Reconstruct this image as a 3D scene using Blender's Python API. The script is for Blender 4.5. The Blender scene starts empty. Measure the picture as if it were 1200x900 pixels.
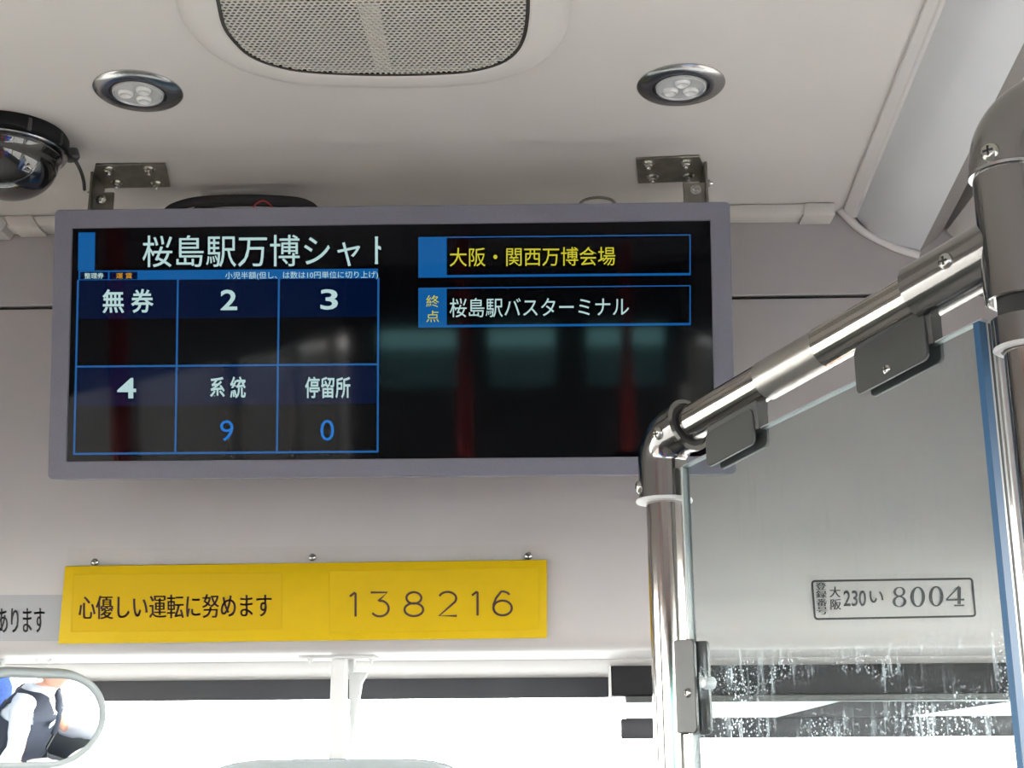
import bpy, bmesh, math, random
from math import sin, cos, tan, pi, radians, atan2, sqrt
from mathutils import Vector, Matrix
random.seed(7)
V = Vector
S = bpy.context.scene
C = S.collection

# ------------------------------------------------------------------ camera, sky, light, exposure
CZ = 1.55
F = 1600.0
YAW, PITCH, ROLL = 1.3, 15.0, -0.4
CR = (Matrix.Rotation(radians(YAW), 3, 'Z') @ Matrix.Rotation(radians(90 + PITCH), 3, 'X') @ Matrix.Rotation(radians(ROLL), 3, 'Z'))
CO = V((0, 0, CZ))
cam_d = bpy.data.cameras.new('camera')
cam_d.sensor_width = 36
cam_d.lens = 36 * F / 1200
cam_d.clip_start = 0.02
cam = bpy.data.objects.new('camera', cam_d)
cam.matrix_world = Matrix.Translation(CO) @ CR.to_4x4()
C.objects.link(cam)
S.camera = cam

W = bpy.data.worlds.new('sky')
S.world = W
W.use_nodes = True
bg = W.node_tree.nodes['Background']
bg.inputs[0].default_value = (1.0, 0.965, 0.94, 1)
bg.inputs[1].default_value = 8.5

sun_d = bpy.data.lights.new('sun', 'SUN')
sun_d.energy = 1.5
sun_d.angle = radians(4)
sun_d.color = (1.0, 0.95, 0.86)
sun = bpy.data.objects.new('sun', sun_d)
sun.rotation_euler = (radians(-52), 0, radians(-20))   # from ahead of the bus, high
C.objects.link(sun)
# daylight portals in the window openings (they only guide sky sampling)
for nm, loc, rot, sx, sy in (('left', (-1.36, -1.8, 1.34), (0, radians(-90), 0), 1.0, 8.4), ('right', (0.98, -1.8, 1.34), (0, radians(90), 0), 1.0, 8.4),
                             ('front', (-0.19, 2.25, 1.2), (radians(-90), 0, 0), 2.3, 0.85), ('rear', (-0.19, -6.08, 1.55), (radians(90), 0, 0), 2.2, 0.6)):
    ld = bpy.data.lights.new('portal', 'AREA'); ld.shape = 'RECTANGLE'; ld.size = sx; ld.size_y = sy; ld.cycles.is_portal = True
    lo = bpy.data.objects.new('window_portal', ld); lo.location = loc; lo.rotation_euler = rot; C.objects.link(lo)

S.view_settings.view_transform = 'Standard'
S.view_settings.look = 'None'
S.view_settings.gamma = 1
EXPO = 2.25
S.view_settings.exposure = EXPO
S.cycles.max_bounces = 12
S.cycles.diffuse_bounces = 6
S.cycles.transparent_max_bounces = 16
S.cycles.use_denoising = True
S.cycles.caustics_refractive = False
S.cycles.sample_clamp_indirect = 6


def ray(px, py):
    return CR @ V(((px - 600) / F, (450 - py) / F, -1))


def onp(px, py, p, n):
    d = ray(px, py)
    return CO + d * ((V(p) - CO).dot(V(n)) / d.dot(V(n)))


def onY(px, py, y): return onp(px, py, (0, y, 0), (0, 1, 0))
def onZ(px, py, z): return onp(px, py, (0, 0, z), (0, 0, 1))


# ------------------------------------------------------------------ materials
def mat(name, col, rough=0.6, metal=0.0, noise=0.0, nscale=40, bump=0.0, bscale=300, spec=0.5, coat=0.0, emit=None, es=1.0):
    m = bpy.data.materials.new(name)
    m.use_nodes = True
    nt = m.node_tree
    b = nt.nodes['Principled BSDF']
    c4 = (*col, 1)
    b.inputs['Base Color'].default_value = c4
    b.inputs['Roughness'].default_value = rough
    b.inputs['Metallic'].default_value = metal
    b.inputs['Specular IOR Level'].default_value = spec
    b.inputs['Coat Weight'].default_value = coat
    tc = nt.nodes.new('ShaderNodeTexCoord')
    if noise:
        n = nt.nodes.new('ShaderNodeTexNoise')
        n.inputs['Scale'].default_value = nscale
        n.inputs['Detail'].default_value = 5
        nt.links.new(tc.outputs['Object'], n.inputs['Vector'])
        r = nt.nodes.new('ShaderNodeMapRange')
        r.inputs[1].default_value = 0.3; r.inputs[2].default_value = 0.7
        r.inputs[3].default_value = 1 - noise; r.inputs[4].default_value = 1 + noise
        nt.links.new(n.outputs[0], r.inputs[0])
        mx = nt.nodes.new('ShaderNodeVectorMath'); mx.operation = 'SCALE'
        mx.inputs[0].default_value = col
        nt.links.new(r.outputs[0], mx.inputs['Scale'])
        nt.links.new(mx.outputs[0], b.inputs['Base Color'])
    if bump:
        n2 = nt.nodes.new('ShaderNodeTexNoise')
        n2.inputs['Scale'].default_value = bscale
        n2.inputs['Detail'].default_value = 3
        nt.links.new(tc.outputs['Object'], n2.inputs['Vector'])
        bp = nt.nodes.new('ShaderNodeBump')
        bp.inputs['Strength'].default_value = bump
        bp.inputs['Distance'].default_value = 0.001
        nt.links.new(n2.outputs[0], bp.inputs['Height'])
        nt.links.new(bp.outputs[0], b.inputs['Normal'])
    if emit:
        b.inputs['Emission Color'].default_value = (*emit, 1)
        b.inputs['Emission Strength'].default_value = es
    return m


def glass_mat(name, tint, ior=1.45, rough=0.0, dirt=0.0):
    m = bpy.data.materials.new(name); m.use_nodes = True
    nt = m.node_tree; nt.nodes.clear(); N = nt.nodes.new; L = nt.links.new
    out = N('ShaderNodeOutputMaterial')
    tr = N('ShaderNodeBsdfTransparent'); tr.inputs[0].default_value = (*tint, 1)
    gl = N('ShaderNodeBsdfGlossy'); gl.inputs['Roughness'].default_value = rough
    fr = N('ShaderNodeFresnel'); fr.inputs[0].default_value = ior
    mx = N('ShaderNodeMixShader')
    ge = N('ShaderNodeNewGeometry'); iv = N('ShaderNodeMath'); iv.operation = 'SUBTRACT'; iv.inputs[0].default_value = 1; L(ge.outputs['Backfacing'], iv.inputs[1])
    fm = N('ShaderNodeMath'); fm.operation = 'MULTIPLY'; L(fr.outputs[0], fm.inputs[0]); L(iv.outputs[0], fm.inputs[1])
    L(fm.outputs[0], mx.inputs[0]); L(tr.outputs[0], mx.inputs[1]); L(gl.outputs[0], mx.inputs[2])
    last = mx
    if dirt:
        tc = N('ShaderNodeTexCoord')
        sep = N('ShaderNodeSeparateXYZ'); L(tc.outputs['Object'], sep.inputs[0])
        # fine specks
        vo = N('ShaderNodeTexVoronoi'); vo.inputs['Scale'].default_value = 300
        L(tc.outputs['Object'], vo.inputs['Vector'])
        lt = N('ShaderNodeMath'); lt.operation = 'LESS_THAN'; lt.inputs[1].default_value = 0.27
        L(vo.outputs['Distance'], lt.inputs[0])
        # scratches: noise stretched in z
        mp = N('ShaderNodeMapping'); mp.inputs['Scale'].default_value = (240, 240, 22)
        L(tc.outputs['Object'], mp.inputs[0])
        ns = N('ShaderNodeTexNoise'); ns.inputs['Scale'].default_value = 1.0; ns.inputs['Detail'].default_value = 3
        L(mp.outputs[0], ns.inputs['Vector'])
        g1 = N('ShaderNodeMapRange'); g1.inputs[1].default_value = 0.56; g1.inputs[2].default_value = 0.70
        L(ns.outputs[0], g1.inputs[0])
        nb = N('ShaderNodeTexNoise'); nb.inputs['Scale'].default_value = 16; nb.inputs['Detail'].default_value = 4
        L(tc.outputs['Object'], nb.inputs['Vector'])
        g2 = N('ShaderNodeMapRange'); g2.inputs[1].default_value = 0.42; g2.inputs[2].default_value = 0.66
        L(nb.outputs[0], g2.inputs[0])
        ad = N('ShaderNodeMath'); ad.operation = 'MAXIMUM'; L(lt.outputs[0], ad.inputs[0]); L(g1.outputs[0], ad.inputs[1])
        mu = N('ShaderNodeMath'); mu.operation = 'MULTIPLY'; L(ad.outputs[0], mu.inputs[0]); L(g2.outputs[0], mu.inputs[1])
        # more wear on the lower part of the sheet (object z)
        g3 = N('ShaderNodeMapRange'); g3.inputs[1].default_value = 0.128; g3.inputs[2].default_value = 0.105
        g3.inputs[3].default_value = 0.05; g3.inputs[4].default_value = 1
        L(sep.outputs[2], g3.inputs[0])
        m2 = N('ShaderNodeMath'); m2.operation = 'MULTIPLY'; L(mu.outputs[0], m2.inputs[0]); L(g3.outputs[0], m2.inputs[1])
        m3 = N('ShaderNodeMath'); m3.operation = 'MULTIPLY_ADD'; L(m2.outputs[0], m3.inputs[0]); m3.inputs[1].default_value = dirt; m3.inputs[2].default_value = 0.003
        df = N('ShaderNodeBsdfDiffuse'); df.inputs[0].default_value = (0.75, 0.85, 0.9, 1)
        tl = N('ShaderNodeBsdfTranslucent'); tl.inputs[0].default_value = (0.75, 0.85, 0.9, 1)
        dd = N('ShaderNodeMixShader'); L(df.outputs[0], dd.inputs[1]); L(tl.outputs[0], dd.inputs[2])
        mx2 = N('ShaderNodeMixShader'); L(m3.outputs[0], mx2.inputs[0]); L(mx.outputs[0], mx2.inputs[1]); L(dd.outputs[0], mx2.inputs[2])
        last = mx2
    L(last.outputs[0], out.inputs[0])
    return m


def emat(name, col, s=1.0):
    m = mat(name, (0.002, 0.002, 0.002), 0.05, spec=0.13, emit=col, es=s / 2 ** EXPO)
    return m


M = dict(
    ceil=mat('ceiling_plastic', (0.535, 0.512, 0.475), 0.55, noise=0.02, nscale=6, bump=0.12, bscale=900),
    wall=mat('bulkhead_plastic', (0.345, 0.327, 0.315), 0.42, noise=0.02, nscale=5, bump=0.15, bscale=900),
    white=mat('white_plastic', (0.52, 0.53, 0.52), 0.4, noise=0.02, nscale=8),
    strip=mat('duct_plastic', (0.52, 0.50, 0.45), 0.5, noise=0.03, nscale=30),
    cover=mat('lamp_cover', (0.53, 0.54, 0.54), 0.35, noise=0.015, nscale=8, bump=0.05, bscale=700),
    coverrim=mat('cover_rim', (0.58, 0.56, 0.53), 0.45),
    bezel=mat('monitor_case', (0.135, 0.135, 0.165), 0.5, noise=0.04, nscale=300),
    black=mat('black_plastic', (0.005, 0.005, 0.006), 0.5, spec=0.25),
    rubber=mat('black_rubber', (0.02, 0.02, 0.02), 0.7),
    darkgrey=mat('dark_grey_plastic', (0.04, 0.043, 0.041), 0.42, noise=0.05, nscale=60),
    screen=mat('screen_glass', (0.002, 0.002, 0.003), 0.05, spec=0.13),
    steel=mat('polished_steel', (0.42, 0.40, 0.375), 0.09, 1.0, bump=0.02, bscale=60),
    cast=mat('cast_fitting', (0.28, 0.275, 0.268), 0.14, 1.0, bump=0.05, bscale=90),
    brushed=mat('brushed_steel', (0.5, 0.5, 0.5), 0.22, 1.0, noise=0.12, nscale=250),
    galv=mat('galvanised_steel', (0.19, 0.18, 0.15), 0.42, 0.75, noise=0.2, nscale=60),
    bolt=mat('bolt_steel', (0.5, 0.5, 0.46), 0.25, 1.0),
    yellow=mat('yellow_acrylic', (0.45, 0.305, 0.002), 0.45, spec=0.12, noise=0.02, nscale=60),
    yellow2=mat('yellow_card', (0.43, 0.285, 0.002), 0.45, spec=0.12),
    ink=mat('dark_red_ink', (0.035, 0.006, 0.004), 0.5),
    kink=mat('black_ink', (0.012, 0.012, 0.012), 0.5),
    gink=mat('grey_ink', (0.03, 0.033, 0.033), 0.5),
    greylab=mat('grey_label', (0.235, 0.24, 0.25), 0.45),
    mesh=mat('grille_paint', (0.50, 0.48, 0.43), 0.5),
    cavity=mat('grille_cavity', (0.065, 0.055, 0.047), 0.7),
    cavity2=mat('grille_fan', (0.03, 0.025, 0.02), 0.6),
    lens=mat('lamp_lens', (0.45, 0.46, 0.45), 0.2, 0.0, spec=0.9, coat=0.6),
    led=mat('led_dome', (0.62, 0.63, 0.6), 0.08, 0.0, spec=1.0, coat=1.0),
    dome=mat('dome_black', (0.004, 0.004, 0.005), 0.05, spec=0.9, coat=1.0),
    red=mat('red_cable', (0.5, 0.03, 0.03), 0.4),
    ogrey=mat('mirror_case', (0.30, 0.34, 0.34), 0.42),
    mirror=mat('mirror_silver', (0.62, 0.65, 0.68), 0.0, 1.0),
    floor=mat('floor_vinyl', (0.06, 0.058, 0.056), 0.5, noise=0.15, nscale=40),
    returnshade=mat('return_shade', (0.22, 0.205, 0.19), 0.6),  # dark tone stands in for the shaded recess beside the lamp cover
    trimgrey=mat('side_panel', (0.42, 0.40, 0.38), 0.5),
    redpole=mat('orange_red_pole', (0.9, 0.02, 0.015), 0.35),
    seatblue=mat('blue_moquette', (0.01, 0.06, 0.28), 0.85, noise=0.4, nscale=60),
    seatred=mat('red_seat_belt', (0.6, 0.02, 0.02), 0.5),
    ground=mat('asphalt', (0.085, 0.085, 0.085), 0.9, noise=0.1, nscale=2),
    build=mat('pale_concrete', (0.7, 0.71, 0.72), 0.8, noise=0.05, nscale=1),
    skin=mat('skin', (0.55, 0.30, 0.21), 0.5),
    shirt=mat('white_shirt', (0.50, 0.52, 0.56), 0.8, bump=0.3, bscale=40),
    vest=mat('navy_vest', (0.018, 0.022, 0.035), 0.8),
    trousers=mat('dark_trousers', (0.02, 0.022, 0.03), 0.8),
    hair=mat('dark_hair', (0.015, 0.013, 0.012), 0.6),
    badge=mat('name_badge', (0.55, 0.75, 0.85), 0.4),
    eye=mat('eye_white', (0.8, 0.8, 0.8), 0.3),
    tint=mat('windscreen_tint', (0.022, 0.023, 0.028), 0.5),
    blind=mat('blind_fabric', (0.75, 0.8, 0.8), 0.8),
    gasket=mat('edge_blue', (0.025, 0.085, 0.17), 0.45, spec=0.2),
    clearedge=mat('clear_edge', (0.33, 0.35, 0.35), 0.2, spec=0.5),
    glass=glass_mat('partition_acrylic', (0.885, 0.915, 0.915), 1.07, 0.0, dirt=0.8),
    wglass=glass_mat('windscreen_glass', (0.92, 0.95, 0.95)),
    tealglass=glass_mat('teal_glass', (0.30, 0.47, 0.48)),
    sglass=glass_mat('tinted_glass', (0.78, 0.79, 0.78)),
    film=glass_mat('clear_film', (1, 1, 1), 1.05, 0.12),
    sleeve=mat('satin_sleeve', (0.45, 0.435, 0.41), 0.34, 1.0, bump=0.1, bscale=200),
    e_white=emat('lcd_white', (0.46, 0.66, 0.66), 0.95),
    e_blue=emat('lcd_blue', (0.005, 0.105, 0.34), 0.9),
    e_line=emat('lcd_line', (0.018, 0.14, 0.42), 0.75),
    e_navy=emat('lcd_navy', (0.0, 0.004, 0.030), 0.8),
    e_yellow=emat('lcd_yellow', (0.60, 0.55, 0.03), 0.9),
    e_orange=emat('lcd_orange', (0.6, 0.28, 0.02), 0.9),
    e_num=emat('lcd_number_blue', (0.02, 0.20, 0.65), 0.85),
    e_black=emat('lcd_black', (0.0, 0.001, 0.004), 0.5),
)

# ------------------------------------------------------------------ object helpers
MW = {}


def link(name, bm, m, parent=None, smooth=False, world=True):
    """one mesh object; geometry is given in world space"""
    if parent is not None:
        bm.transform(MW[parent.name].inverted()); T = MW[parent.name]
    else:
        vs = [v.co for v in bm.verts]
        c = V([(min(v[i] for v in vs) + max(v[i] for v in vs)) / 2 for i in range(3)])
        T = Matrix.Translation(c)
        bm.transform(T.inverted())
    me = bpy.data.meshes.new(name)
    bm.normal_update()
    bm.to_mesh(me); bm.free()
    if smooth:
        me.polygons.foreach_set('use_smooth', [True] * len(me.polygons))
        if smooth != 'all':
            me.set_sharp_from_angle(angle=radians(38))
    me.materials.append(m)
    o = bpy.data.objects.new(name, me)
    C.objects.link(o)
    if parent is not None:
        o.parent = parent
        MW[o.name] = MW[parent.name].copy()
    else:
        o.matrix_world = T; MW[o.name] = T
    return o


def tag(o, label=None, cat=None, group=None, kind=None):
    if label: o['label'] = label
    if cat: o['category'] = cat
    if group: o['group'] = group
    if kind: o['kind'] = kind
    return o


def thing(name, label, cat, loc, group=None, Mx=None):
    o = bpy.data.objects.new(name, None)
    o.empty_display_size = 0.05
    T = Mx if Mx is not None else Matrix.Translation(V(loc))
    o.matrix_world = T
    C.objects.link(o); MW[o.name] = T.copy()
    return tag(o, label, cat, group)


def struct(name, bm, m, smooth=False, parent=None):
    o = link(name, bm, m, parent, smooth)
    if parent is None: o['kind'] = 'structure'
    return o


def B(): return bmesh.new()


def box(bm, a, b, bev=0, seg=2, Mx=None):
    a = V(a); b = V(b)
    c = (a + b) / 2; s = b - a
    T = Matrix.Translation(c) @ Matrix.Diagonal((abs(s.x), abs(s.y), abs(s.z), 1))
    t = bmesh.new()
    bmesh.ops.create_cube(t, size=1, matrix=T)
    if bev:
        bmesh.ops.bevel(t, geom=t.edges[:], offset=bev, segments=seg, profile=0.5, affect='EDGES')
    if Mx is not None: t.transform(Mx)
    return merge(bm, t)


def merge(bm, t):
    me = bpy.data.meshes.new('tmp'); t.to_mesh(me); t.free(); bm.from_mesh(me); bpy.data.meshes.remove(me)
    return bm


def prism(bm, pts, ext, bev=0, seg=2):
    """closed polygon pts (3D, planar) extruded by vector ext"""
    t = bmesh.new()
    f = t.faces.new([t.verts.new(p) for p in pts])
    r = bmesh.ops.extrude_face_region(t, geom=[f])
    bmesh.ops.translate(t, verts=[g for g in r['geom'] if isinstance(g, bmesh.types.BMVert)], vec=ext)
    bmesh.ops.recalc_face_normals(t, faces=t.faces[:])
    if bev:
        bmesh.ops.bevel(t, geom=t.edges[:], offset=bev, segments=seg, profile=0.5, affect='EDGES')
    return merge(bm, t)


def frame(ax):
    ax = V(ax).normalized()
    h = V((0, 0, 1)) if abs(ax.z) < 0.9 else V((1, 0, 0))
    x = h.cross(ax).normalized(); y = ax.cross(x)
    return x, y, ax


def rings(bm, rs, closed=False, cap=True, segclosed=True):
    t = bmesh.new()
    R = [[t.verts.new(p) for p in r] for r in rs]
    n = len(rs[0])
    prs = list(zip(R, R[1:])) + ([(R[-1], R[0])] if closed else [])
    for a, b in prs:
        for i in range(n if segclosed else n - 1):
            j = (i + 1) % n
            t.faces.new((a[i], a[j], b[j], b[i]))
    if cap and not closed and segclosed:
        t.faces.new(R[0][::-1]); t.faces.new(R[-1])
    bmesh.ops.recalc_face_normals(t, faces=t.faces[:])
    return merge(bm, t)


def lathe(bm, o, ax, prof, n=40):
    """prof: list of (r, h) along axis ax from o"""
    x, y, a = frame(ax); o = V(o)
    rs = []
    for r, h in prof:
        r = max(r, 1e-5)
        rs.append([o + a * h + (x * cos(2 * pi * k / n) + y * sin(2 * pi * k / n)) * r for k in range(n)])
    return rings(bm, rs)


def cyl(bm, a, b, r, n=32, r2=None):
    a = V(a); b = V(b)
    return lathe(bm, a, b - a, [(r, 0), (r2 if r2 else r, (b - a).length)], n)


def tube(bm, pts, r, n=16, flat=None):
    pts = [V(p) for p in pts]
    N = len(pts)
    tg = [(pts[min(i + 1, N - 1)] - pts[max(i - 1, 0)]).normalized() for i in range(N)]
    x, y, _ = frame(tg[0])
    rs = []
    for i, p in enumerate(pts):
        if i:
            q = tg[i - 1].rotation_difference(tg[i])
            x = q @ x; y = q @ y
        rr = r[i] if isinstance(r, (list, tuple)) else r
        rs.append([p + (x * cos(2 * pi * k / n) + y * sin(2 * pi * k / n)) * rr for k in range(n)])
    return rings(bm, rs)


def smoothpath(P, k=8):
    P = [V(p) for p in P]; out = []
    Q = [P[0] * 2 - P[1]] + P + [P[-1] * 2 - P[-2]]
    for i in range(1, len(Q) - 2):
        a, b, c, d = Q[i - 1:i + 3]
        for s in range(k):
            t = s / k
            out.append(0.5 * ((2 * b) + (c - a) * t + (2 * a - 5 * b + 4 * c - d) * t * t + (3 * b - a - 3 * c + d) * t ** 3))
    out.append(P[-1]); return out


def bend(p0, p1, p2, rad, k=10):
    """path p0 -> p1 -> p2 with rounded corner"""
    p0, p1, p2 = V(p0), V(p1), V(p2)
    d1 = (p0 - p1).normalized(); d2 = (p2 - p1).normalized()
    ang = d1.angle(d2); t = rad / tan(ang / 2)
    a = p1 + d1 * t; b = p1 + d2 * t
    c = p1 + (d1 + d2).normalized() * (rad / sin(ang / 2))
    out = [p0]
    va = a - c; vb = b - c; tot = va.angle(vb)
    axn = va.cross(vb).normalized()
    for i in range(k + 1):
        out.append(c + Matrix.Rotation(tot * i / k, 3, axn) @ va)
    return out + [p2]


def screw(parent, p, n, r=0.0042, m=None, name='screw'):
    """domed cross-head screw"""
    b = B(); n = V(n).normalized(); p = V(p)
    lathe(b, p, n, [(r, -0.0005), (r * 1.0, 0.0006), (r * 0.9, r * 0.35), (r * 0.6, r * 0.55), (r * 0.3, r * 0.6), (1e-5, r * 0.6)], 20)
    o = link(name, b, m or M['bolt'], parent, True)
    x, y, _ = frame(n); b = B()
    for u, w in ((x, y), (y, x)):
        pts = [p + n * (r * 0.52) + u * s * r * 0.55 + w * t * r * 0.12 for s, t in ((-1, -1), (1, -1), (1, 1), (-1, 1))]
        prism(b, pts, n * r * 0.12)
    link('cross_slot', b, M['rubber'], o)
    return o


def hexbolt(parent, p, n, r=0.006, m=None, name='bolt'):
    b = B(); n = V(n).normalized(); p = V(p); k = r / 0.0055
    lathe(b, p, n, [(r * 1.45, 0), (r * 1.45, 0.0012 * k)], 20)
    lathe(b, p, n, [(r, 0.0012 * k), (r, 0.0052 * k), (r * 0.86, 0.0058 * k)], 6)
    lathe(b, p, n, [(r * 0.5, 0.0055 * k), (r * 0.5, 0.009 * k), (r * 0.4, 0.010 * k)], 12)
    return link(name, b, m or M['bolt'], parent, True)


# ------------------------------------------------------------------ lettering
class Face:
    """flat frame: px -> 3D on a plane, lifted by h along the normal"""
    def __init__(s, p, n, up=(0, 0, 1)):
        s.p = V(p); s.n = V(n).normalized()
        s.v = (V(up) - s.n * V(up).dot(s.n)).normalized(); s.u = s.v.cross(s.n).normalized()

    def at(s, px, py, h=0.0):
        return onp(px, py, s.p + s.n * h, s.n)


def text_bm(body, bold=0.0):
    c = bpy.data.curves.new('t', 'FONT'); c.body = body; c.offset = bold; c.resolution_u = 3
    c.fill_mode = 'BOTH'; c.extrude = 0.0
    o = bpy.data.objects.new('t', c); C.objects.link(o)
    bpy.context.view_layer.update()
    me = bpy.data.meshes.new_from_object(o.evaluated_get(bpy.context.evaluated_depsgraph_get()))
    bm = B(); bm.from_mesh(me)
    bpy.data.objects.remove(o); bpy.data.meshes.remove(me); bpy.data.curves.remove(c)
    return bm


def lettering_raw(parent, fc, body, x0, y0, x1, y1, m, bold=0.0, h=0.0006, th=0.0003, name='lettering', slope=-0.006, clipx=None, label=None):
    bm = text_bm(body, bold)
    xs = [v.co.x for v in bm.verts]; ys = [v.co.y for v in bm.verts]
    ax, bx, ay, by = min(xs), max(xs), min(ys), max(ys)
    if clipx is not None:
        g = bm.verts[:] + bm.edges[:] + bm.faces[:]
        cx = ax + (bx - ax) * clipx
        bmesh.ops.bisect_plane(bm, geom=g, plane_co=(cx, 0, 0), plane_no=(1, 0, 0), clear_outer=True)
        bx = cx
    for v in bm.verts:
        s = (v.co.x - ax) / (bx - ax); t = (v.co.y - ay) / (by - ay)
        px = x0 + (x1 - x0) * s; py = y1 + (y0 - y1) * t + slope * (px - x0)
        v.co = fc.at(px, py, h)
    for f in bm.faces:
        f.normal_update()
        if f.normal.dot(fc.n) < 0: f.normal_flip()
    r = bmesh.ops.extrude_face_region(bm, geom=bm.faces[:])
    bmesh.ops.translate(bm, verts=[g for g in r['geom'] if isinstance(g, bmesh.types.BMVert)], vec=fc.n * th)
    o = link(name, bm, m, parent)
    if label: o['label'] = label
    return o


def lettering(parent, fc, body, x0, y0, x1, y1, m, bold=0.0, h=0.0006, th=0.0003, name='lettering', slope=-0.006, clipx=None, dup=0.0):
    if not dup: return lettering_raw(parent, fc, body, x0, y0, x1, y1, m, bold, h, th, name, slope, clipx)
    o = lettering_raw(parent, fc, body, x0, y0, x1 - dup, y1, m, bold, h, th, name, slope, clipx)
    q = lettering_raw(parent, fc, body, x0 + dup, y0, x1, y1, m, bold, h, th, name, slope, clipx)
    b = B(); b.from_mesh(o.data); b.from_mesh(q.data); b.to_mesh(o.data); b.free()
    me = q.data; bpy.data.objects.remove(q); bpy.data.meshes.remove(me)
    return o


def patch(parent, fc, quad, m, h, th, name, bev=0, label=None):
    b = B(); prism(b, [fc.at(x, y, h) for x, y in quad], fc.n * th, bev)
    o = link(name, b, m, parent)
    if label: o['label'] = label
    return o


def stroke(bm, fc, pts, wpx, h, th):
    """flat ribbon through px points"""
    P = [V(p) for p in pts]
    t = bmesh.new(); L = []; Rr = []
    for i, p in enumerate(P):
        d = (P[min(i + 1, len(P) - 1)] - P[max(i - 1, 0)])
        if (P[0] - P[-1]).length < 1e-4 and i in (0, len(P) - 1): d = P[1] - P[-2]
        d.normalize(); n = V((-d.y, d.x)) * wpx / 2
        L.append(p + n); Rr.append(p - n)
    for a, b2, c, d in zip(L, L[1:], Rr[1:], Rr):
        q = [fc.at(v.x, v.y, h) for v in (a, b2, c, d)]
        prism(bm, q, fc.n * th)
    t.free()
    return bm


def arc(cx, cy, rx, ry, a0, a1, k=16):
    return [(cx + rx * cos(radians(a0 + (a1 - a0) * i / k)), cy - ry * sin(radians(a0 + (a1 - a0) * i / k))) for i in range(k + 1)]


def rrect(x0, y0, x1, y1, r, k=4):
    P = []
    for cx, cy, a in ((x1 - r, y0 + r, 0), (x0 + r, y0 + r, 90), (x0 + r, y1 - r, 180), (x1 - r, y1 - r, 270)):
        P += arc(cx, cy, r, r, a, a + 90, k)
    return P


# ------------------------------------------------------------------ the bus body
ZC = CZ + 0.735          # ceiling
XL, XR = -1.33, 0.95     # side walls
YB = 1.82                # bulkhead face
YW = 2.22                # windscreen
YR = -6.0

b = B(); box(b, (XL, YR, -0.05), (XR, 2.4, 0.0)); struct('floor', b, M['floor'])
b = B(); box(b, (XL - 0.05, YR - 0.05, ZC), (XR + 0.05, 2.45, ZC + 0.04)); struct('ceiling', b, M['ceil'])

# bulkhead over the windscreen: upper and lower panels with a recessed joint, rounded lower lip
SEAM = onY(600, 352, YB).z
b = B()
box(b, (XL, YB, SEAM + 0.0022), (XR, YB + 0.03, ZC + 0.02), 0.0015, 1)
up = struct('wall_front', b, M['wall'], True)
ZL = onY(600, 757, YB).z
prof = [(YB, SEAM - 0.0022), (YB + 0.0015, SEAM - 0.001), (YB + 0.03, SEAM - 0.001), (YB + 0.03, ZL + 0.06)]
low = [(YB, SEAM - 0.0035)]
for k in range(9):
    a = radians(90 * k / 8)
    low.append((YB + 0.026 * (1 - cos(a)), ZL + 0.020 - 0.026 * sin(a)))
zA = onY(400, 775, 1.99).z
zB = onY(400, 796, YW - 0.01).z
zl = low[-1][1]
low += [(1.985, zA), (1.987, zA - 0.0016), (YW - 0.01, zB), (YW - 0.01, zB + 0.02), (1.99, zA + 0.02), (YB + 0.03, SEAM - 0.0035)]
b = B(); rings(b, [[V((x, y, z)) for y, z in low] for x in (XL, XR)])
o = struct('trim_1', b, M['wall'], True)
o['label'] = 'grey moulded bulkhead panel above the windscreen with a rounded bright lower lip'
b = B(); box(b, (XL, YB + 0.012, SEAM - 0.008), (XR, YB + 0.028, SEAM + 0.008)); struct('trim_2', b, M['rubber'])

# windscreen: tinted top band, glass, lower wall
zT = onY(400, 820, YW).z
b = B(); box(b, (XL, YW, 0.85), (XR, YW + 0.006, ZC)); wn = struct('window_1', b, M['wglass'])
b = B(); box(b, (XL, YW - 0.006, zT), (XR, YW - 0.001, zB + 0.03)); link('tint_band', b, M['tint'], wn)
b = B(); box(b, (XL, YW - 0.015, 0), (XR, YW + 0.04, 0.87)); struct('wall_front_lower', b, M['darkgrey'])
b = B(); box(b, (XL, YW + 0.01, zT + 0.09), (XR, YW + 0.06, ZC)); struct('trim_3', b, M['white'])

# side walls with pillars and windows, rear wall
ZW0, ZW1 = 0.92, 1.82
wi = 2
for side, x, sx in (('left', XL, -1), ('right', XR, 1)):
    b = B()
    box(b, (x, YR, 0), (x + sx * 0.05, 2.42, ZW0))
    box(b, (x, YR, ZW1), (x + sx * 0.05, 2.42, ZC))
    ys = [2.42, 1.72, 0.35, -1.1, -2.6, -4.1, -5.5, YR]
    for k, y in enumerate(ys[:-1]):
        w = 0.05 if k else 0.1
        if side == 'left' and k in (1, 2): w = 0.20  # unseen left pillars widened to put a dark streak in the steel pole's reflection
        box(b, (x, y - w - (0.05 if k else 0), ZW0), (x + sx * 0.05, y + 0.0 if not k else y + w, ZW1))
    struct('wall_' + side, b, M['trimgrey'])
    b = B(); box(b, (x - sx * 0.006, YR + 0.01, 0), (x - sx * 0.0005, 1.7, ZW0 - 0.02)); struct('baseboard_' + side, b, M['darkgrey'])
    b = B(); box(b, (x + sx * 0.02, YR, ZW0), (x + sx * 0.026, 2.4, ZW1))
    o = struct('window_%d' % wi, b, M['sglass'] if side == 'left' else M['sglass']); wi += 1
b = B()
box(b, (XL, YR - 0.05, 0), (XR, YR, 1.46)); box(b, (XL, YR - 0.05, 1.85), (XR, YR, ZC))
for xx in (XL, XL + 0.75, XL + 1.42, XR - 0.12): box(b, (xx, YR - 0.05, 1.46), (xx + 0.22, YR, 1.85))
struct('wall_back', b, M['darkgrey'])
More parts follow.
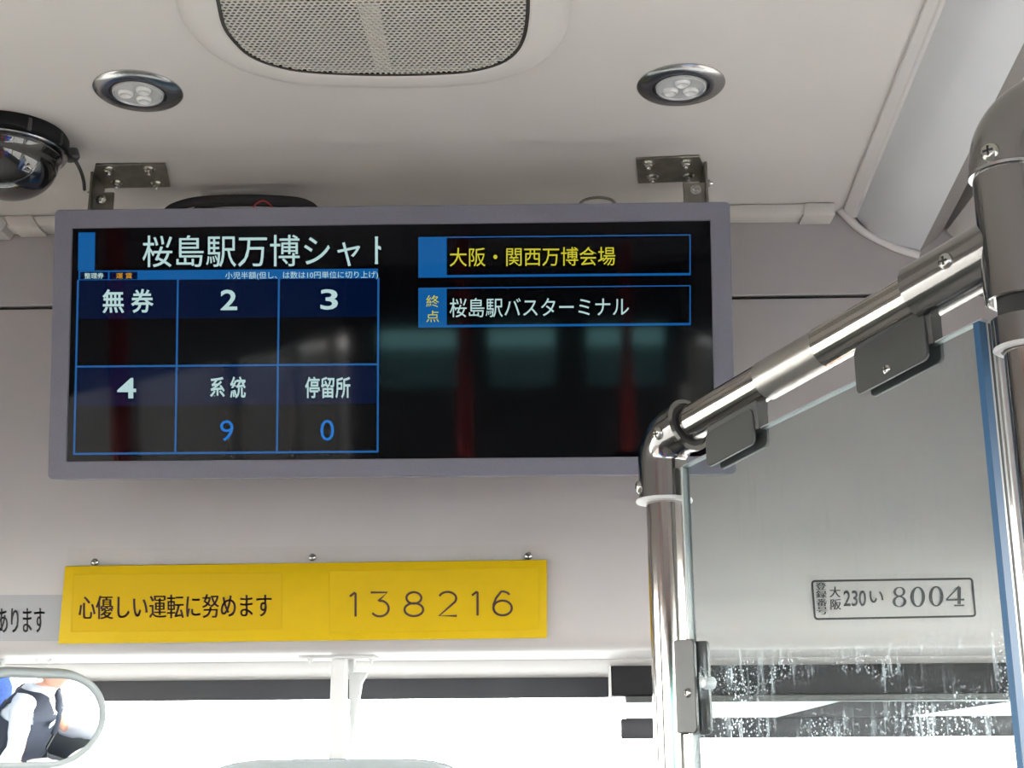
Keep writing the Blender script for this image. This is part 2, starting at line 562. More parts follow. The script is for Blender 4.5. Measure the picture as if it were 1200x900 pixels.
b = B(); box(b, (XL, YR - 0.03, 1.25), (XR, YR - 0.024, 1.85)); struct('window_%d' % wi, b, M['tealglass'])

# right-hand sloping lamp cover with its rim, end moulding and a return coloured dark as shade
i0 = onZ(1085, 0, ZC - 0.001); i1 = onZ(989, 243, ZC - 0.001)
j0 = onZ(1101, 0, ZC - 0.006); j1 = onZ(1000, 250, ZC - 0.006)
e1 = onY(1078, 294, YB - 0.004)
e0 = onZ(1200, 50, e1.z)
def ext(a, b2, k): return b2 + (b2 - a) * k
cv = thing('lamp_cover', 'long pale grey sloping lamp cover along the right edge of the ceiling', 'cover', i1)
def line(p, q, s): return p + (q - p) * s
K = -0.9   # carry on behind the camera's view
rows = []
for s in (K * 2, K, 0, 0.25, 0.5, 0.75, 1.0):
    a = line(j0, j1, s); c = line(e0, e1, s)
    r = []
    for k in range(13):
        t = k / 12
        p = a.lerp(c, t); bow = 0.014 * sin(pi * t)
        nn = (e1 - j1).cross(V((0, 1, 0))).normalized()
        if nn.z > 0: nn = -nn
        r.append(p + nn * bow + V((0, 0.0, 0)))
    rows.append(r)
# bow the front end towards the bulkhead
for k, p in enumerate(rows[-1]):
    t = k / 12
    p.y = min(p.y + 0.004 * sin(pi * t), YB - 0.004)
b = B(); rings(b, rows, cap=False, segclosed=False)
g = bmesh.ops.extrude_face_region(b, geom=b.faces[:]); bmesh.ops.translate(b, verts=[q for q in g['geom'] if isinstance(q, bmesh.types.BMVert)], vec=(0, 0, 0.008))
bmesh.ops.recalc_face_normals(b, faces=b.faces[:])
link('cover_panel', b, M['cover'], cv, True)
b = B()
s0 = K * 2
A0, A1 = line(i0, i1, s0), i1; J0, J1 = line(j0, j1, s0), j1
rings(b, [[A0 + V((0, 0, 0.003)), A0 - V((0, 0, 0.004)), J0 - V((0.001, 0, 0.0075)), J0 - V((-0.004, 0, 0.0065)), J0 + V((0.004, 0, 0.004))],
          [A1 + V((0, 0, 0.003)), A1 - V((0, 0, 0.004)), J1 - V((0.001, 0, 0.0075)), J1 - V((-0.004, 0, 0.0065)), J1 + V((0.004, 0, 0.004))]])
link('side_rim', b, M['coverrim'], cv)
mid = [onY(985, 246, YB - 0.006), onY(1010, 270, YB - 0.006), onY(1040, 286, YB - 0.006), onY(1060, 294, YB - 0.006), onY(1077, 299, YB - 0.006)]
b = B(); tube(b, smoothpath(mid, 6), 0.0058, 12); link('end_moulding', b, M['coverrim'], cv, True)
# return beyond the cover, recess shade put into its colour; outer ceiling cove
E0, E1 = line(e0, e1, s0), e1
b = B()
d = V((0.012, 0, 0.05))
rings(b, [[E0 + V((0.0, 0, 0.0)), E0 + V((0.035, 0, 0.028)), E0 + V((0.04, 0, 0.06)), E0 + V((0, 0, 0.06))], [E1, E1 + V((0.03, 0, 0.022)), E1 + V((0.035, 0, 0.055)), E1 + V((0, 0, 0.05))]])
link('return_edge', b, M['returnshade'], cv)
b = B(); cvx = E1.x + 0.04
prism(b, [V((cvx, YB - 0.002, e1.z + 0.03)), V((cvx + 0.12, YB - 0.002, e1.z - 0.10)), V((XR - 0.001, YB - 0.002, e1.z - 0.42)), V((XR - 0.001, YB - 0.002, ZC - 0.001)), V((cvx, YB - 0.002, ZC - 0.001))], V((0, -3.4, 0)))
o = struct('trim_4', b, M['ceil'], True)

# ------------------------------------------------------------------ duct strips between ceiling and bulkhead
def duct(x0, x1, ya, yb, name, label, clip=()):
    YD = 1.786
    p = onY((x0 + x1) / 2, (ya + yb) / 2, YD)
    t = thing(name, label, 'cable duct', p)
    fc = Face((0, YD, 0), (0, -1, 0))
    def cl(q): return [V((p.x, p.y, min(p.z, ZC - 0.0008))) for p in q]
    b = B()
    prism(b, cl([fc.at(x0, ya, 0.0), fc.at(x1, ya - 0.012 * (x1 - x0), 0), fc.at(x1, yb - 0.012 * (x1 - x0), 0), fc.at(x0, yb, 0)]), V((0, YB - YD - 0.0005, 0)), 0.002)
    link('channel', b, M['strip'], t, True)
    for q in clip:
        b = B()
        prism(b, cl([fc.at(*w, 0.003) for w in q]), V((0, YB - YD + 0.002, 0)), 0.0022)
        link('joint_cap', b, M['strip'], t, True)
    return t
duct(-60, 110, 250, 266, 'cable_duct', 'cream cable duct left of the monitor at the top of the bulkhead',
     [[(4, 248), (38, 247.5), (46, 267), (14, 268)], [(-60, 247), (-3, 248), (3, 254), (8, 262), (2, 271), (-60, 272)]])
duct(820, 945, 237.5, 252, 'cable_duct', 'cream cable duct right of the monitor ending in a joint cap near the lamp cover',
     [[(943, 235), (978, 233.5), (979, 252), (941, 253)]])

# ------------------------------------------------------------------ ceiling speaker grille
ZG = ZC
inpx = [(255, 0), (262, 30), (274, 48), (292, 65), (320, 77), (360, 84.5), (430, 88), (500, 87.5), (550, 84), (585, 75), (604, 62), (614, 44), (618, 22), (619, 0)]
inn = [onZ(x, y, ZG - 0.011) for x, y in inpx]
ymid = 1.19
full = inn + [V((p.x, 2 * ymid - p.y, p.z)) for p in inn[::-1]]
cx = sum(p.x for p in full) / len(full)
# resample evenly
def resample(P, n):
    P = P + [P[0]]; L = [0]
    for a, c in zip(P, P[1:]): L.append(L[-1] + (c - a).length)
    out = []; j = 0
    for i in range(n):
        s = L[-1] * i / n
        while L[j + 1] < s: j += 1
        out.append(P[j].lerp(P[j + 1], (s - L[j]) / (L[j + 1] - L[j])))
    return out
ol = resample(smoothpath(full, 5), 120)
def offset(P, d):
    out = []; n = len(P)
    for i, p in enumerate(P):
        t = (P[(i + 3) % n] - P[i - 3]); t.z = 0; t.normalize()
        nn = V((t.y, -t.x, 0))
        if nn.dot(p - V((cx, ymid, p.z))) < 0: nn = -nn
        out.append(p + nn * d)
    return out
vt = thing('ceiling_grille', 'cream ceiling unit with a perforated grille and moulded surround between the two downlights', 'ceiling grille', (cx, ymid, ZG))
b = B()
rs = []
for d, z in ((0.045, 0.0), (0.043, -0.003), (0.036, -0.008), (0.028, -0.010), (0.020, -0.012), (0.006, -0.012), (0.002, -0.0115), (0.001, -0.008), (0.001, 0.0)):
    rs.append([V((p.x, p.y, ZG + z)) for p in offset(ol, d)])
rings(b, rs, cap=False)
link('surround', b, M['ceil'], vt, 'all')
b = B(); rings(b, [[V((p.x, p.y, ZG - 0.0111)) for p in offset(ol, 0.0018)], [V((p.x, p.y, ZG - 0.0111)) for p in offset(ol, -0.0022)], [V((p.x, p.y, ZG - 0.008)) for p in offset(ol, -0.0008)]], cap=False)
link('gasket', b, M['cavity2'], vt)
b = B(); prism(b, [V((p.x, p.y, ZG - 0.0015)) for p in offset(ol, 0.0005)], V((0, 0, 0.001))); link('backing_plate', b, M['cavity'], vt)
for px, py, r in ((400, 26, 0.052), (545, 20, 0.052)):
    p = onZ(px, py, ZG - 0.002); b = B()
    lathe(b, (p.x, p.y, ZG - 0.0016), (0, 0, -1), [(r, 0), (r, 0.002), (r * 0.8, 0.0022), (r * 0.75, 0.001), (r * 0.4, 0.001), (r * 0.35, 0.003), (1e-4, 0.003)], 40)
    link('speaker_cone', b, M['cavity2'], vt, True)
pa = onZ(432, 0, ZG - 0.003); pb = onZ(452, 86, ZG - 0.003)
b = B(); prism(b, [pa + V((-0.012, 0, 0)), pa + V((0.010, 0, 0)), pb + V((0.008, 0, 0)), pb + V((-0.008, 0, 0))], V((0, 0, -0.0045)))
link('centre_rib', b, M['mesh'], vt)
# perforated sheet: hexagonal cells with a hole each, one bmesh
def inside(x, y, P):
    c = False; n = len(P)
    for i in range(n):
        a, d = P[i], P[i - 1]
        if (a.y > y) != (d.y > y) and x < (d.x - a.x) * (y - a.y) / (d.y - a.y) + a.x: c = not c
    return c
pit = 0.0061; hr = pit / sqrt(3); rr = 0.43
b = B(); xs = [p.x for p in ol]; ys = [p.y for p in ol]
cache = {}; olw = offset(ol, 0.0015)
def vv(x, y, z):
    k = (round(x, 5), round(y, 5), round(z, 5))
    if k not in cache: cache[k] = b.verts.new((x, y, z))
    return cache[k]
row = 0; y = min(ys)
while y < max(ys):
    x = min(xs) + (pit / 2 if row % 2 else 0)
    while x < max(xs):
        if inside(x, y, olw):
            o6 = [(x + hr * sin(pi / 3 * k), y + hr * cos(pi / 3 * k)) for k in range(6)]
            h8 = [(x + hr * 0.70 * sin(pi / 3 * k), y + hr * 0.70 * cos(pi / 3 * k)) for k in range(6)]
            for k in range(6):
                j = (k + 1) % 6
                b.faces.new((vv(*o6[k], ZG - 0.0105), vv(*o6[j], ZG - 0.0105), vv(*h8[j], ZG - 0.0103), vv(*h8[k], ZG - 0.0103)))
                b.faces.new((vv(*h8[k], ZG - 0.0103), vv(*h8[j], ZG - 0.0103), vv(*h8[j], ZG - 0.0092), vv(*h8[k], ZG - 0.0092)))
        x += pit
    y += hr * 1.5; row += 1
o = link('perforated_sheet', b, M['mesh'], vt); o['kind'] = 'stuff'

# ------------------------------------------------------------------ downlights
def downlight(px, py, label, rot):
    p = onZ(px, py, ZC)
    t = thing('downlight', label, 'downlight', p)
    b = B(); lathe(b, p, (0, 0, -1), [(0.0505, 0), (0.0505, 0.0012), (0.048, 0.0034), (0.036, 0.0044), (0.0325, 0.0042), (0.0315, 0.002), (0.0315, -0.0)], 64)
    link('trim_ring', b, M['brushed'], t, True)
    b = B(); lathe(b, p, (0, 0, -1), [(0.0314, 0.0005), (0.0314, 0.0036), (0.0300, 0.0040), (0.0296, 0.0016)], 48); link('inner_gasket', b, M['rubber'], t, True)
    q = p + V((0, 0, 0))
    b = B(); lathe(b, q, (0, 0, -1), [(0.0296, 0.0006), (0.0296, 0.0022), (0.0285, 0.0060), (0.0270, 0.0064), (0.0262, 0.0048), (1e-4, 0.0048)], 48); ln = link('lens', b, M['lens'], t, True)
    for k in range(3):
        a = radians(rot + 120 * k); c = q + V((0.0135 * cos(a), 0.0135 * sin(a), 0))
        b = B(); lathe(b, c, (0, 0, -1), [(0.0098, 0.0046), (0.0095, 0.0062), (0.008, 0.0082), (0.0065, 0.0086), (0.0055, 0.0074), (0.003, 0.0064), (1e-4, 0.0062)], 24)
        link('led', b, M['led'], ln, 'all')
    return t
downlight(162, 106, 'round steel-rimmed downlight in the ceiling left of the perforated grille, near the dome camera', 75)
downlight(798, 99, 'round steel-rimmed downlight in the ceiling right of the perforated grille', -90)

# ------------------------------------------------------------------ dome camera
p = onZ(12, 158, ZC)
dc = thing('dome_camera', 'glossy black dome security camera on the ceiling at the left edge', 'security camera', p)
b = B(); lathe(b, p, (0, 0, -1), [(0.068, 0), (0.070, 0.003), (0.070, 0.018), (0.066, 0.022), (0.060, 0.023)], 64); link('base_ring', b, M['black'], dc, True)
b = B(); lathe(b, p, (0, 0, -1), [(0.0675, 0.0225), (0.0690, 0.0235), (0.0675, 0.0250), (0.0600, 0.0250)], 64); link('seam_ring', b, M['brushed'], dc, True)
b = B(); lathe(b, p, (0, 0, -1), [(0.064, 0.024), (0.063, 0.030)] + [(0.060 * cos(radians(a)), 0.034 + 0.048 * sin(radians(a))) for a in range(0, 91, 6)], 64); link('dome', b, M['dome'], dc, 'all')
for a in (-150, -100, -50, -10):
    r = radians(a); c = p + V((0.069 * cos(r), 0.069 * sin(r), -0.012)); b = B()
    box(b, (-0.0025, -0.0018, -0.008), (0.0025, 0.0018, 0.008), 0.0008, 1, Matrix.Translation(c) @ Matrix.Rotation(r + pi / 2, 4, 'Z'))
    link('lug', b, M['darkgrey'], dc)
q = p + V((0.066, 0.022, -0.012))
b = B(); lathe(b, q + V((-0.002, 0.01, 0.004)), (0.3, 0.1, -1), [(0.010, 0), (0.010, 0.010), (0.007, 0.013)], 20); link('cable_gland', b, M['darkgrey'], dc, True)

# ------------------------------------------------------------------ monitor
tn = radians(9.4); nrm = V((0, -cos(tn), -sin(tn)))
scr0 = V((0, 1.62, CZ + 0.318))
fc = Face(scr0, nrm)
oc = fc.at(460, 400, 0)
rollm = radians(-0.2)
u = (Matrix.Rotation(rollm, 3, nrm) @ fc.u).normalized(); v = u.cross(nrm) * -1
v = nrm.cross(u).normalized()
if v.z < 0: v = -v
Mx = Matrix((( u.x, v.x, nrm.x, oc.x), (u.y, v.y, nrm.y, oc.y), (u.z, v.z, nrm.z, oc.z), (0, 0, 0, 1)))
mon = thing('monitor', 'wide two-panel passenger information monitor in a grey case hanging from the ceiling', 'monitor', None, Mx=Mx)
def uv(px, py):
    p = fc.at(px, py, 0) - oc
    return p.dot(u), p.dot(v)
def P3(a, c, h): return oc + u * a + v * c + nrm * h
tl, tr, bl, br = uv(65, 244), uv(856, 238), uv(55, 560), uv(862, 557)
x0 = (tl[0] + bl[0]) / 2; x1 = (tr[0] + br[0]) / 2; y1 = (tl[1] + tr[1]) / 2; y0 = (bl[1] + br[1]) / 2
s_tl, s_tr, s_bl, s_br = uv(84, 265), uv(834, 259.5), uv(77, 540), uv(838, 536)
sx0 = (s_tl[0] + s_bl[0]) / 2; sx1 = (s_tr[0] + s_br[0]) / 2; sy1 = (s_tl[1] + s_tr[1]) / 2; sy0 = (s_bl[1] + s_br[1]) / 2
def mbox(name, a0, a1, c0, c1, h0, h1, m, bev=0, parent=mon, seg=3):
    b = B(); box(b, (a0, c0, h0), (a1, c1, h1), bev, seg, Mx); return link(name, b, m, parent, True)
def loop(a0, a1, c0, c1, h, r, k=5):
    out = []
    for cx_, cy_, a in ((a1 - r, c1 - r, 0), (a0 + r, c1 - r, 90), (a0 + r, c0 + r, 180), (a1 - r, c0 + r, 270)):
        for i in range(k + 1):
            t = radians(a + 90 * i / k); out.append(P3(cx_ + r * cos(t), cy_ + r * sin(t), h))
    return out
b = B()
rings(b, [loop(x0 + .004, x1 - .004, y0 + .004, y1 - .004, -0.055, 0.006), loop(x0, x1, y0, y1, -0.052, 0.006), loop(x0, x1, y0, y1, -0.001, 0.006), loop(x0 + .001, x1 - .001, y0 + .001, y1 - .001, 0.0, 0.005),
          loop(sx0, sx1, sy0, sy1, 0.0, 0.001), loop(sx0 + .0008, sx1 - .0008, sy0 + .0008, sy1 - .0008, -0.004, 0.001)], cap=True)
link('case', b, M['bezel'], mon, True)
b = B(); rings(b, [loop(sx0 + .0006, sx1 - .0006, sy0 + .0006, sy1 - .0006, -0.0042, .001), loop(sx0 + .0006, sx1 - .0006, sy0 + .0006, sy1 - .0006, -0.0030, .001)])
scr = link('screen', b, M['screen'], mon)
HS = -0.0030
fs = Face(scr0 + nrm * HS, nrm)
ft = Face(scr0 + nrm * HS, nrm)
xm0, _ = uv(470, 300)
b = B(); box(b, (uv(446, 300)[0], sy0 + 0.001, HS), (xm0, sy1 - 0.001, HS + 0.0008), 0, 1, Mx); link('centre_bar', b, M['screen'], mon)

def pq(x0, y0, x1, y1, sl=-0.006, kl=0.0):
    return [(x0, y0), (x1, y0 + sl * (x1 - x0)), (x1 - kl, y1 + sl * (x1 - x0)), (x0 - kl, y1)]
H = 0.0002
def sp(x0, y0, x1, y1, m, name, h=H, kl=0.0, sl=-0.007):
    return patch(scr, fs, pq(x0, y0, x1, y1, sl, kl), M[m], h, 0.0002, name)
sp(92, 272.5, 111.5, 317, 'e_blue', 'header_block', kl=0.6)
sp(92, 317.3, 443, 328.5, 'e_blue', 'header_bar')
sp(94, 318.8, 126.5, 327.5, 'e_navy', 'caption_cell', h=0.0005)
sp(128.5, 318.8, 161, 327.5, 'e_navy', 'caption_cell', h=0.0005)
lettering(scr, ft, '整理券', 99, 319.8, 121.5, 326.6, M['e_white'], 0.008, 0.0008)
lettering(scr, ft, '運 賃', 136, 319.8, 155, 326.6, M['e_orange'], 0.008, 0.0008)
lettering(scr, ft, '小児半額(但し、は数は10円単位に切り上げ)', 264, 318.6, 443, 328.2, M['e_white'], 0.0, 0.0006)
lettering(scr, ft, '桜島駅万博シャト', 167, 276, 446.5, 313.5, M['e_white'], 0.002, 0.0006, clipx=0.958)
gx = [(91.5, 86.8), (208.5, 205.5), (327, 324.5), (443.5, 442.5)]   # top x at y=329, bottom x at y=532
def gxx(i, y): a, c = gx[i]; return a + (c - a) * (y - 329) / 203
def sly(x): return -0.008 * (x - 91)
for i in range(3):
    for ya, yb in ((329, 374), (430, 476)):
        q = [(gxx(i, ya), ya + sly(gx[i][0])), (gxx(i + 1, ya), ya + sly(gx[i + 1][0])), (gxx(i + 1, yb), yb + sly(gx[i + 1][0])), (gxx(i, yb), yb + sly(gx[i][0]))]
        patch(scr, fs, q, M['e_navy'], 0.0001, 0.0002, 'heading_cell')
for i in range(4):
    a, c = gx[i]; w = 1.1
    patch(scr, fs, [(a - w, 328 + sly(a)), (a + w, 328 + sly(a)), (c + w, 533 + sly(c)), (c - w, 533 + sly(c))], M['e_line'], 0.0003, 0.0002, 'grid_line')
for y, w in ((429.7, 1.1), (532, 1.2)):
    a = gxx(0, y); c = gxx(3, y)
    patch(scr, fs, [(a, y - w), (c, y - w + sly(c)), (c, y + w + sly(c)), (a, y + w)], M['e_line'], 0.0003, 0.0002, 'grid_line')
lettering(scr, ft, '無 券', 120, 339, 180, 367, M['e_white'], 0.016)
lettering(scr, ft, '2', 258.5, 339.5, 278, 363.5, M['e_white'], 0.016)
lettering(scr, ft, '3', 375.5, 339, 396, 363, M['e_white'], 0.016)
lettering(scr, ft, '4', 137.5, 443, 159.5, 467, M['e_white'], 0.016)
lettering(scr, ft, '系 統', 246, 441.5, 288, 467, M['e_white'], 0.018)
lettering(scr, ft, '停留所', 357.5, 441.5, 410.5, 467, M['e_white'], 0.016)
lettering(scr, ft, '9', 258, 492.5, 273.5, 517, M['e_num'], -0.004)
lettering(scr, ft, '0', 375.5, 492, 391.5, 516.5, M['e_num'], -0.004)
# right panel
for (ya, yb, h0) in ((278.5, 325.5, 0), (338, 384, 1)):
    sp(491, ya, 523.5, yb, 'e_blue', 'stop_marker')
    sp(490.5, ya - 0.6, 809, ya + 0.6, 'e_line', 'frame_line', h=0.0004, sl=-0.010)
    sp(490.5, yb - 2.8, 809.5, yb, 'e_blue', 'frame_line', h=0.0004, sl=-0.009)
    sp(808, ya - 3.2, 809.4, yb - 3, 'e_line', 'frame_line', h=0.0004, sl=0)
    sp(490.3, ya, 491.3, yb, 'e_line', 'frame_line', h=0.0004, sl=0)
lettering(scr, ft, '大阪・関西万博会場', 527, 290.5, 721, 312.5, M['e_yellow'], 0.002, slope=-0.007)
lettering(scr, ft, '桜島駅バスターミナル', 527, 349.5, 737, 372, M['e_white'], 0.002, slope=-0.007)
lettering(scr, ft, '終', 499.5, 346, 514.5, 360, M['e_yellow'], 0.0)
lettering(scr, ft, '点', 499.5, 364, 514.5, 377.5, M['e_yellow'], 0.0)

# brackets
def bracket(q, bolts, vx, label, side):
    pts = [onZ(x, y, ZC) for x, y in q]
    c = sum(pts, V()) / 4
    t = thing('monitor_bracket', label, 'bracket', (c.x, c.y, ZC))
    b = B(); prism(b, pts, V((0, 0, -0.003)), 0.0008, 1); link('flange', b, M['galv'], t, True)
    for x, y in bolts: hexbolt(t, onZ(x, y, ZC - 0.003), (0, 0, -1), 0.0055)
    y0_, y1_ = min(p.y for p in pts), max(p.y for p in pts)
    b = B(); y0_ = max(y0_, 1.640)
    box(b, (vx - 0.0018, y0_ - 0.0, ZC - 0.10), (vx + 0.0018, y1_, ZC), 0.0007, 1)
    box(b, (vx + side * 0.0, y0_ + 0.004, ZC - 0.10), (vx + side * 0.030, y0_ + 0.0075, ZC - 0.028), 0.0007, 1)
    link('upright', b, M['galv'], t, True)
    hexbolt(t, (vx + side * 0.014, y0_ + 0.004, ZC - 0.026 - 0.012), (0, -1, 0), 0.0048)
    hexbolt(t, (vx - side * 0.0018, y0_ + 0.02, ZC - 0.022), (-side, 0, 0), 0.0048)
    return t
fp = onZ(107, 200, ZC)
bracket([(112, 191), (194, 190), (200, 217), (106, 219)], [(128, 197), (175, 197), (137, 213), (184, 214)], fp.x, 'galvanised steel bracket bolted to the ceiling above the left end of the monitor', 1)
fp = onZ(824, 200, ZC)
bracket([(745, 184), (820, 181), (828, 210), (748, 213)], [(760, 190), (804, 189), (765, 206), (807, 205)], fp.x, 'galvanised steel bracket bolted to the ceiling above the right end of the monitor', -1)

# cables above the monitor
def cable(pts, r, m, name, label):
    b = B(); tube(b, smoothpath(pts, 8), r, 12); return tag(link(name, b, M[m], None, 'all'), label, 'cable')
YK = 1.70
cable([onY(195, 250, YK), onY(205, 243, YK), onY(232, 236, YK), onY(285, 233.5, YK), onY(340, 235.5, YK), onY(362, 241, YK), onY(372, 250, YK)], 0.0065, 'rubber', 'black_cable', 'thick black cable arched behind the top edge of the monitor')
cable([onY(230, 250, YK + .02), onY(240, 240, YK + .02), onY(285, 237, YK + .02), onY(335, 239, YK + .02), onY(352, 250, YK + .02)], 0.006, 'rubber', 'black_cable', 'second black cable lying under the arched one behind the monitor')
cable([onY(296, 248, YK - .012), onY(299, 240, YK - .012), onY(308, 235.5, YK - .012), onY(317, 240, YK - .012), onY(320, 248, YK - .012)], 0.0011, 'red', 'red_wire', 'thin red wire loop above the left half of the monitor')
cable([onY(676, 244, YK), onY(684, 235, YK), onY(700, 231.5, YK), onY(716, 234, YK), onY(724, 243, YK)], 0.0020, 'galv', 'grey_cable', 'grey cable loop above the right half of the monitor')
pc = onZ(86, 182, ZC - 0.025)
cable([onY(80, 183, 1.55), onY(87, 187, 1.55), onY(94, 199, 1.56), onY(98, 212, 1.58), onY(99, 222, 1.62)], 0.0022, 'rubber', 'camera_cable', 'black cable running from the dome camera to the left monitor bracket')

# ------------------------------------------------------------------ yellow sign holder
fw = Face((0, YB, 0), (0, -1, 0))
def wq(q, h=0): return [fw.at(x, y, h) for x, y in q]
sg = thing('yellow_sign', 'long yellow acrylic name and number plate under the monitor', 'sign', fw.at(355, 705))
b = B(); prism(b, wq([(80, 642.5), (640, 639), (641, 670), (79, 672)], 0.0004), V((0, -0.0012, 0))); o = link('backing_sheet', b, glass_mat('sheet', (0.99, 0.99, 0.985), 1.12), sg); o['label'] = 'clear acrylic backing sheet'
HY = 0.0075
b = B(); prism(b, wq([(78, 664), (641, 656.5), (641, 748), (70, 755)], 0.0018), V((0, -HY, 0)), 0.0018, 2); link('holder', b, M['yellow'], sg, True)
fy = Face((0, YB - 0.0018 - HY, 0), (0, -1, 0))
b = B(); prism(b, [fy.at(*w) for w in [(87, 673), (331, 671), (331, 738), (83, 741)]], V((0, -0.0006, 0)), 0.0004, 1); link('name_card', b, M['yellow2'], sg, True)
b = B(); prism(b, [fy.at(*w) for w in [(386, 669), (632, 665), (632, 738), (386, 742)]], V((0, -0.0006, 0)), 0.0004, 1); link('number_card', b, M['yellow'], sg, True)
lettering(sg, fy, '心優しい運転に努めます', 92, 698, 318.5, 726, M['ink'], 0.0, 0.0008, slope=-0.012, dup=0.9)
b = B()
dgh = [0.0008]
def dg(x, w, pts, wd=2.6):
    dgh[0] += 0.00003
    y0, y1 = 694.5, 722.5
    stroke(b, fy, [(x + w * a, y0 + (y1 - y0) * c - 0.008 * (x - 410)) for a, c in pts], wd, dgh[0], 0.0003)
one = [(0.15, 0.16), (0.55, 0.0), (0.62, 0.02), (0.62, 1.0)]
def A(cx, cy, rx, ry, a0, a1, k=14): return arc(cx, cy, rx, ry, a0, a1, k)
dg(408, 14, one)
dg(434, 22, [(0.02, 0.0), (0.9, 0.0), (0.42, 0.36), (0.55, 0.36)] + A(0.5, 0.67, 0.48, 0.33, 75, -145))
dg(474, 22, A(0.5, 0.24, 0.40, 0.24, 0, 360, 20)); dg(474, 22, A(0.5, 0.73, 0.5, 0.27, 0, 360, 22))
dg(513.5, 22, A(0.5, 0.27, 0.46, 0.27, 160, -35) + [(0.05, 1.0), (1.0, 1.0)])
dg(551, 14, one)
dg(578, 22, A(0.5, 0.32, 0.45, 0.32, 35, 100, 6) + [(0.15, 0.28), (0.02, 0.55)] + A(0.5, 0.70, 0.49, 0.30, 180, 240, 4)); dg(578, 22, A(0.5, 0.69, 0.49, 0.31, 0, 360, 22))
link('number_digits', b, M['ink'], sg)
for x, y in ((111, 659), (366, 653), (619, 651.5)): screw(sg, fw.at(x, y, 0.0012), (0, -1, 0), 0.0052)

# grey label at left edge
gl = thing('grey_label', 'grey label with black writing left of the yellow sign', 'label', fw.at(20, 725))
b = B(); prism(b, wq([(-190, 698), (78, 697), (70, 751), (-190, 752)], 0.0004), V((0, -0.0008, 0))); link('plate', b, M['greylab'], gl)
lettering(gl, Face((0, YB - 0.0012, 0), (0, -1, 0)), 'あります', -3, 713, 52.5, 741.5, M['kink'], 0.0, 0.0003, slope=-0.01, dup=0.8)

# registration sticker
rg = thing('registration_sticker', 'clear sticker with a black outlined registration number, behind the partition', 'sticker', fw.at(1047, 702))
b = B(); prism(b, wq([(944, 674), (1150, 671), (1152, 728), (948, 731)], 0.0004), V((0, -0.0004, 0))); link('film', b, M['film'], rg)
fr_ = Face((0, YB - 0.0008, 0), (0, -1, 0))
b = B()
cor = [(951.5, 681), (1139, 678), (1143, 722), (955, 725.5)]
def rq(q, r=4):
    out = []
    n = len(q)
    for i in range(n):
        p = V(q[i]); a = V(q[i - 1]); c = V(q[(i + 1) % n])
        s_ = p + (a - p).normalized() * r; e_ = p + (c - p).normalized() * r
        for k in range(6):
            t = k / 5; out.append(tuple(s_ * (1 - t) ** 2 + p * 2 * t * (1 - t) + e_ * t * t))
    return out + [out[0]]
stroke(b, fr_, rq(cor), 2.4, 0.0002, 0.0002)
link('outline', b, M['kink'], rg)
for i, ch in enumerate('登録番号'):
    lettering(rg, fr_, ch, 955.5 + i * 0.5, 682.5 + i * 9.6, 968.5 + i * 0.5, 691.3 + i * 9.6, M['gink'], 0.0, 0.0002, dup=0.8)
lettering(rg, fr_, '大', 972, 687.5, 985, 700, M['gink'], 0.0, 0.0002, dup=0.6)
lettering(rg, fr_, '阪', 973, 702, 986, 714.5, M['gink'], 0.0, 0.0002, dup=0.6)
lettering(rg, fr_, '230', 988.5, 692, 1015, 710.5, M['gink'], 0.012, 0.0002)
lettering(rg, fr_, 'い', 1019, 692.5, 1035.5, 706.5, M['gink'], 0.01, 0.0002)
def ellring(bm, cx, cy, ro, roy, ri, riy, k=28):
    for i in range(k):
        a0, a1 = 2 * pi * i / k, 2 * pi * (i + 1) / k
        q = [(cx + ro * cos(a0), cy + roy * sin(a0)), (cx + ro * cos(a1), cy + roy * sin(a1)), (cx + ri * cos(a1), cy + riy * sin(a1)), (cx + ri * cos(a0), cy + riy * sin(a0))]
        prism(bm, [fr_.at(x, y, 0.0002) for x, y in q], V((0, -0.0002, 0)))
b = B()
ellring(b, 1054, 693.5, 7.0, 5.8, 4.0, 4.6); ellring(b, 1054, 705, 8.2, 6.6, 4.6, 5.4)
ellring(b, 1075.5, 699.5, 8.6, 12, 4.6, 10.4); ellring(b, 1097, 698.8, 8.6, 12, 4.6, 10.4)
stroke(b, fr_, [(1124, 688), (1124, 708)], 4, 0.0002, 0.0002)
stroke(b, fr_, [(1124, 687), (1109, 702.5)], 1.8, 0.0002, 0.0002)
stroke(b, fr_, [(1108.5, 703), (1130, 702.6)], 2.4, 0.0002, 0.0002)
stroke(b, fr_, [(1118, 709.6), (1130, 709.4)], 2.0, 0.0002, 0.0002)
link('number_digits', b, M['gink'], rg)

# ------------------------------------------------------------------ mirrors under the bulkhead
# centre rear-view mirror: only the top of its case shows
YM = 1.90
pt = onY(400, 772, YM); zt = pt.z
cm = thing('rear_view_mirror', 'large grey-cased rear-view mirror hanging from a white stem under the bulkhead', 'mirror', pt)
b = B()
q = [onY(353, 768, YM).x, onY(442, 768, YM).x]
box(b, (q[0], YM - 0.02, zt - 0.001), (q[1], YM + 0.03, zt + 0.004), 0.0018, 2); link('mounting_plate', b, M['white'], cm, True)
for x in (363, 435):
    hexbolt(cm, V((onY(x, 774, YM - .015).x, YM - 0.012, zt - 0.001)), (0, 0, -1), 0.0035, M['white'], 'screw')
b = B(); ztop = onY(400, 893, YM).z
xs0, xs1 = onY(388.5, 800, YM).x, onY(407, 800, YM).x
box(b, (xs0, YM - 0.012, ztop - 0.01), (xs1, YM + 0.012, zt + 0.001), 0.004, 3); link('stem', b, M['white'], cm, True)
b = B()
w = [(409, 788), (431, 788), (424, 800), (417, 840), (411, 889), (409, 889)]
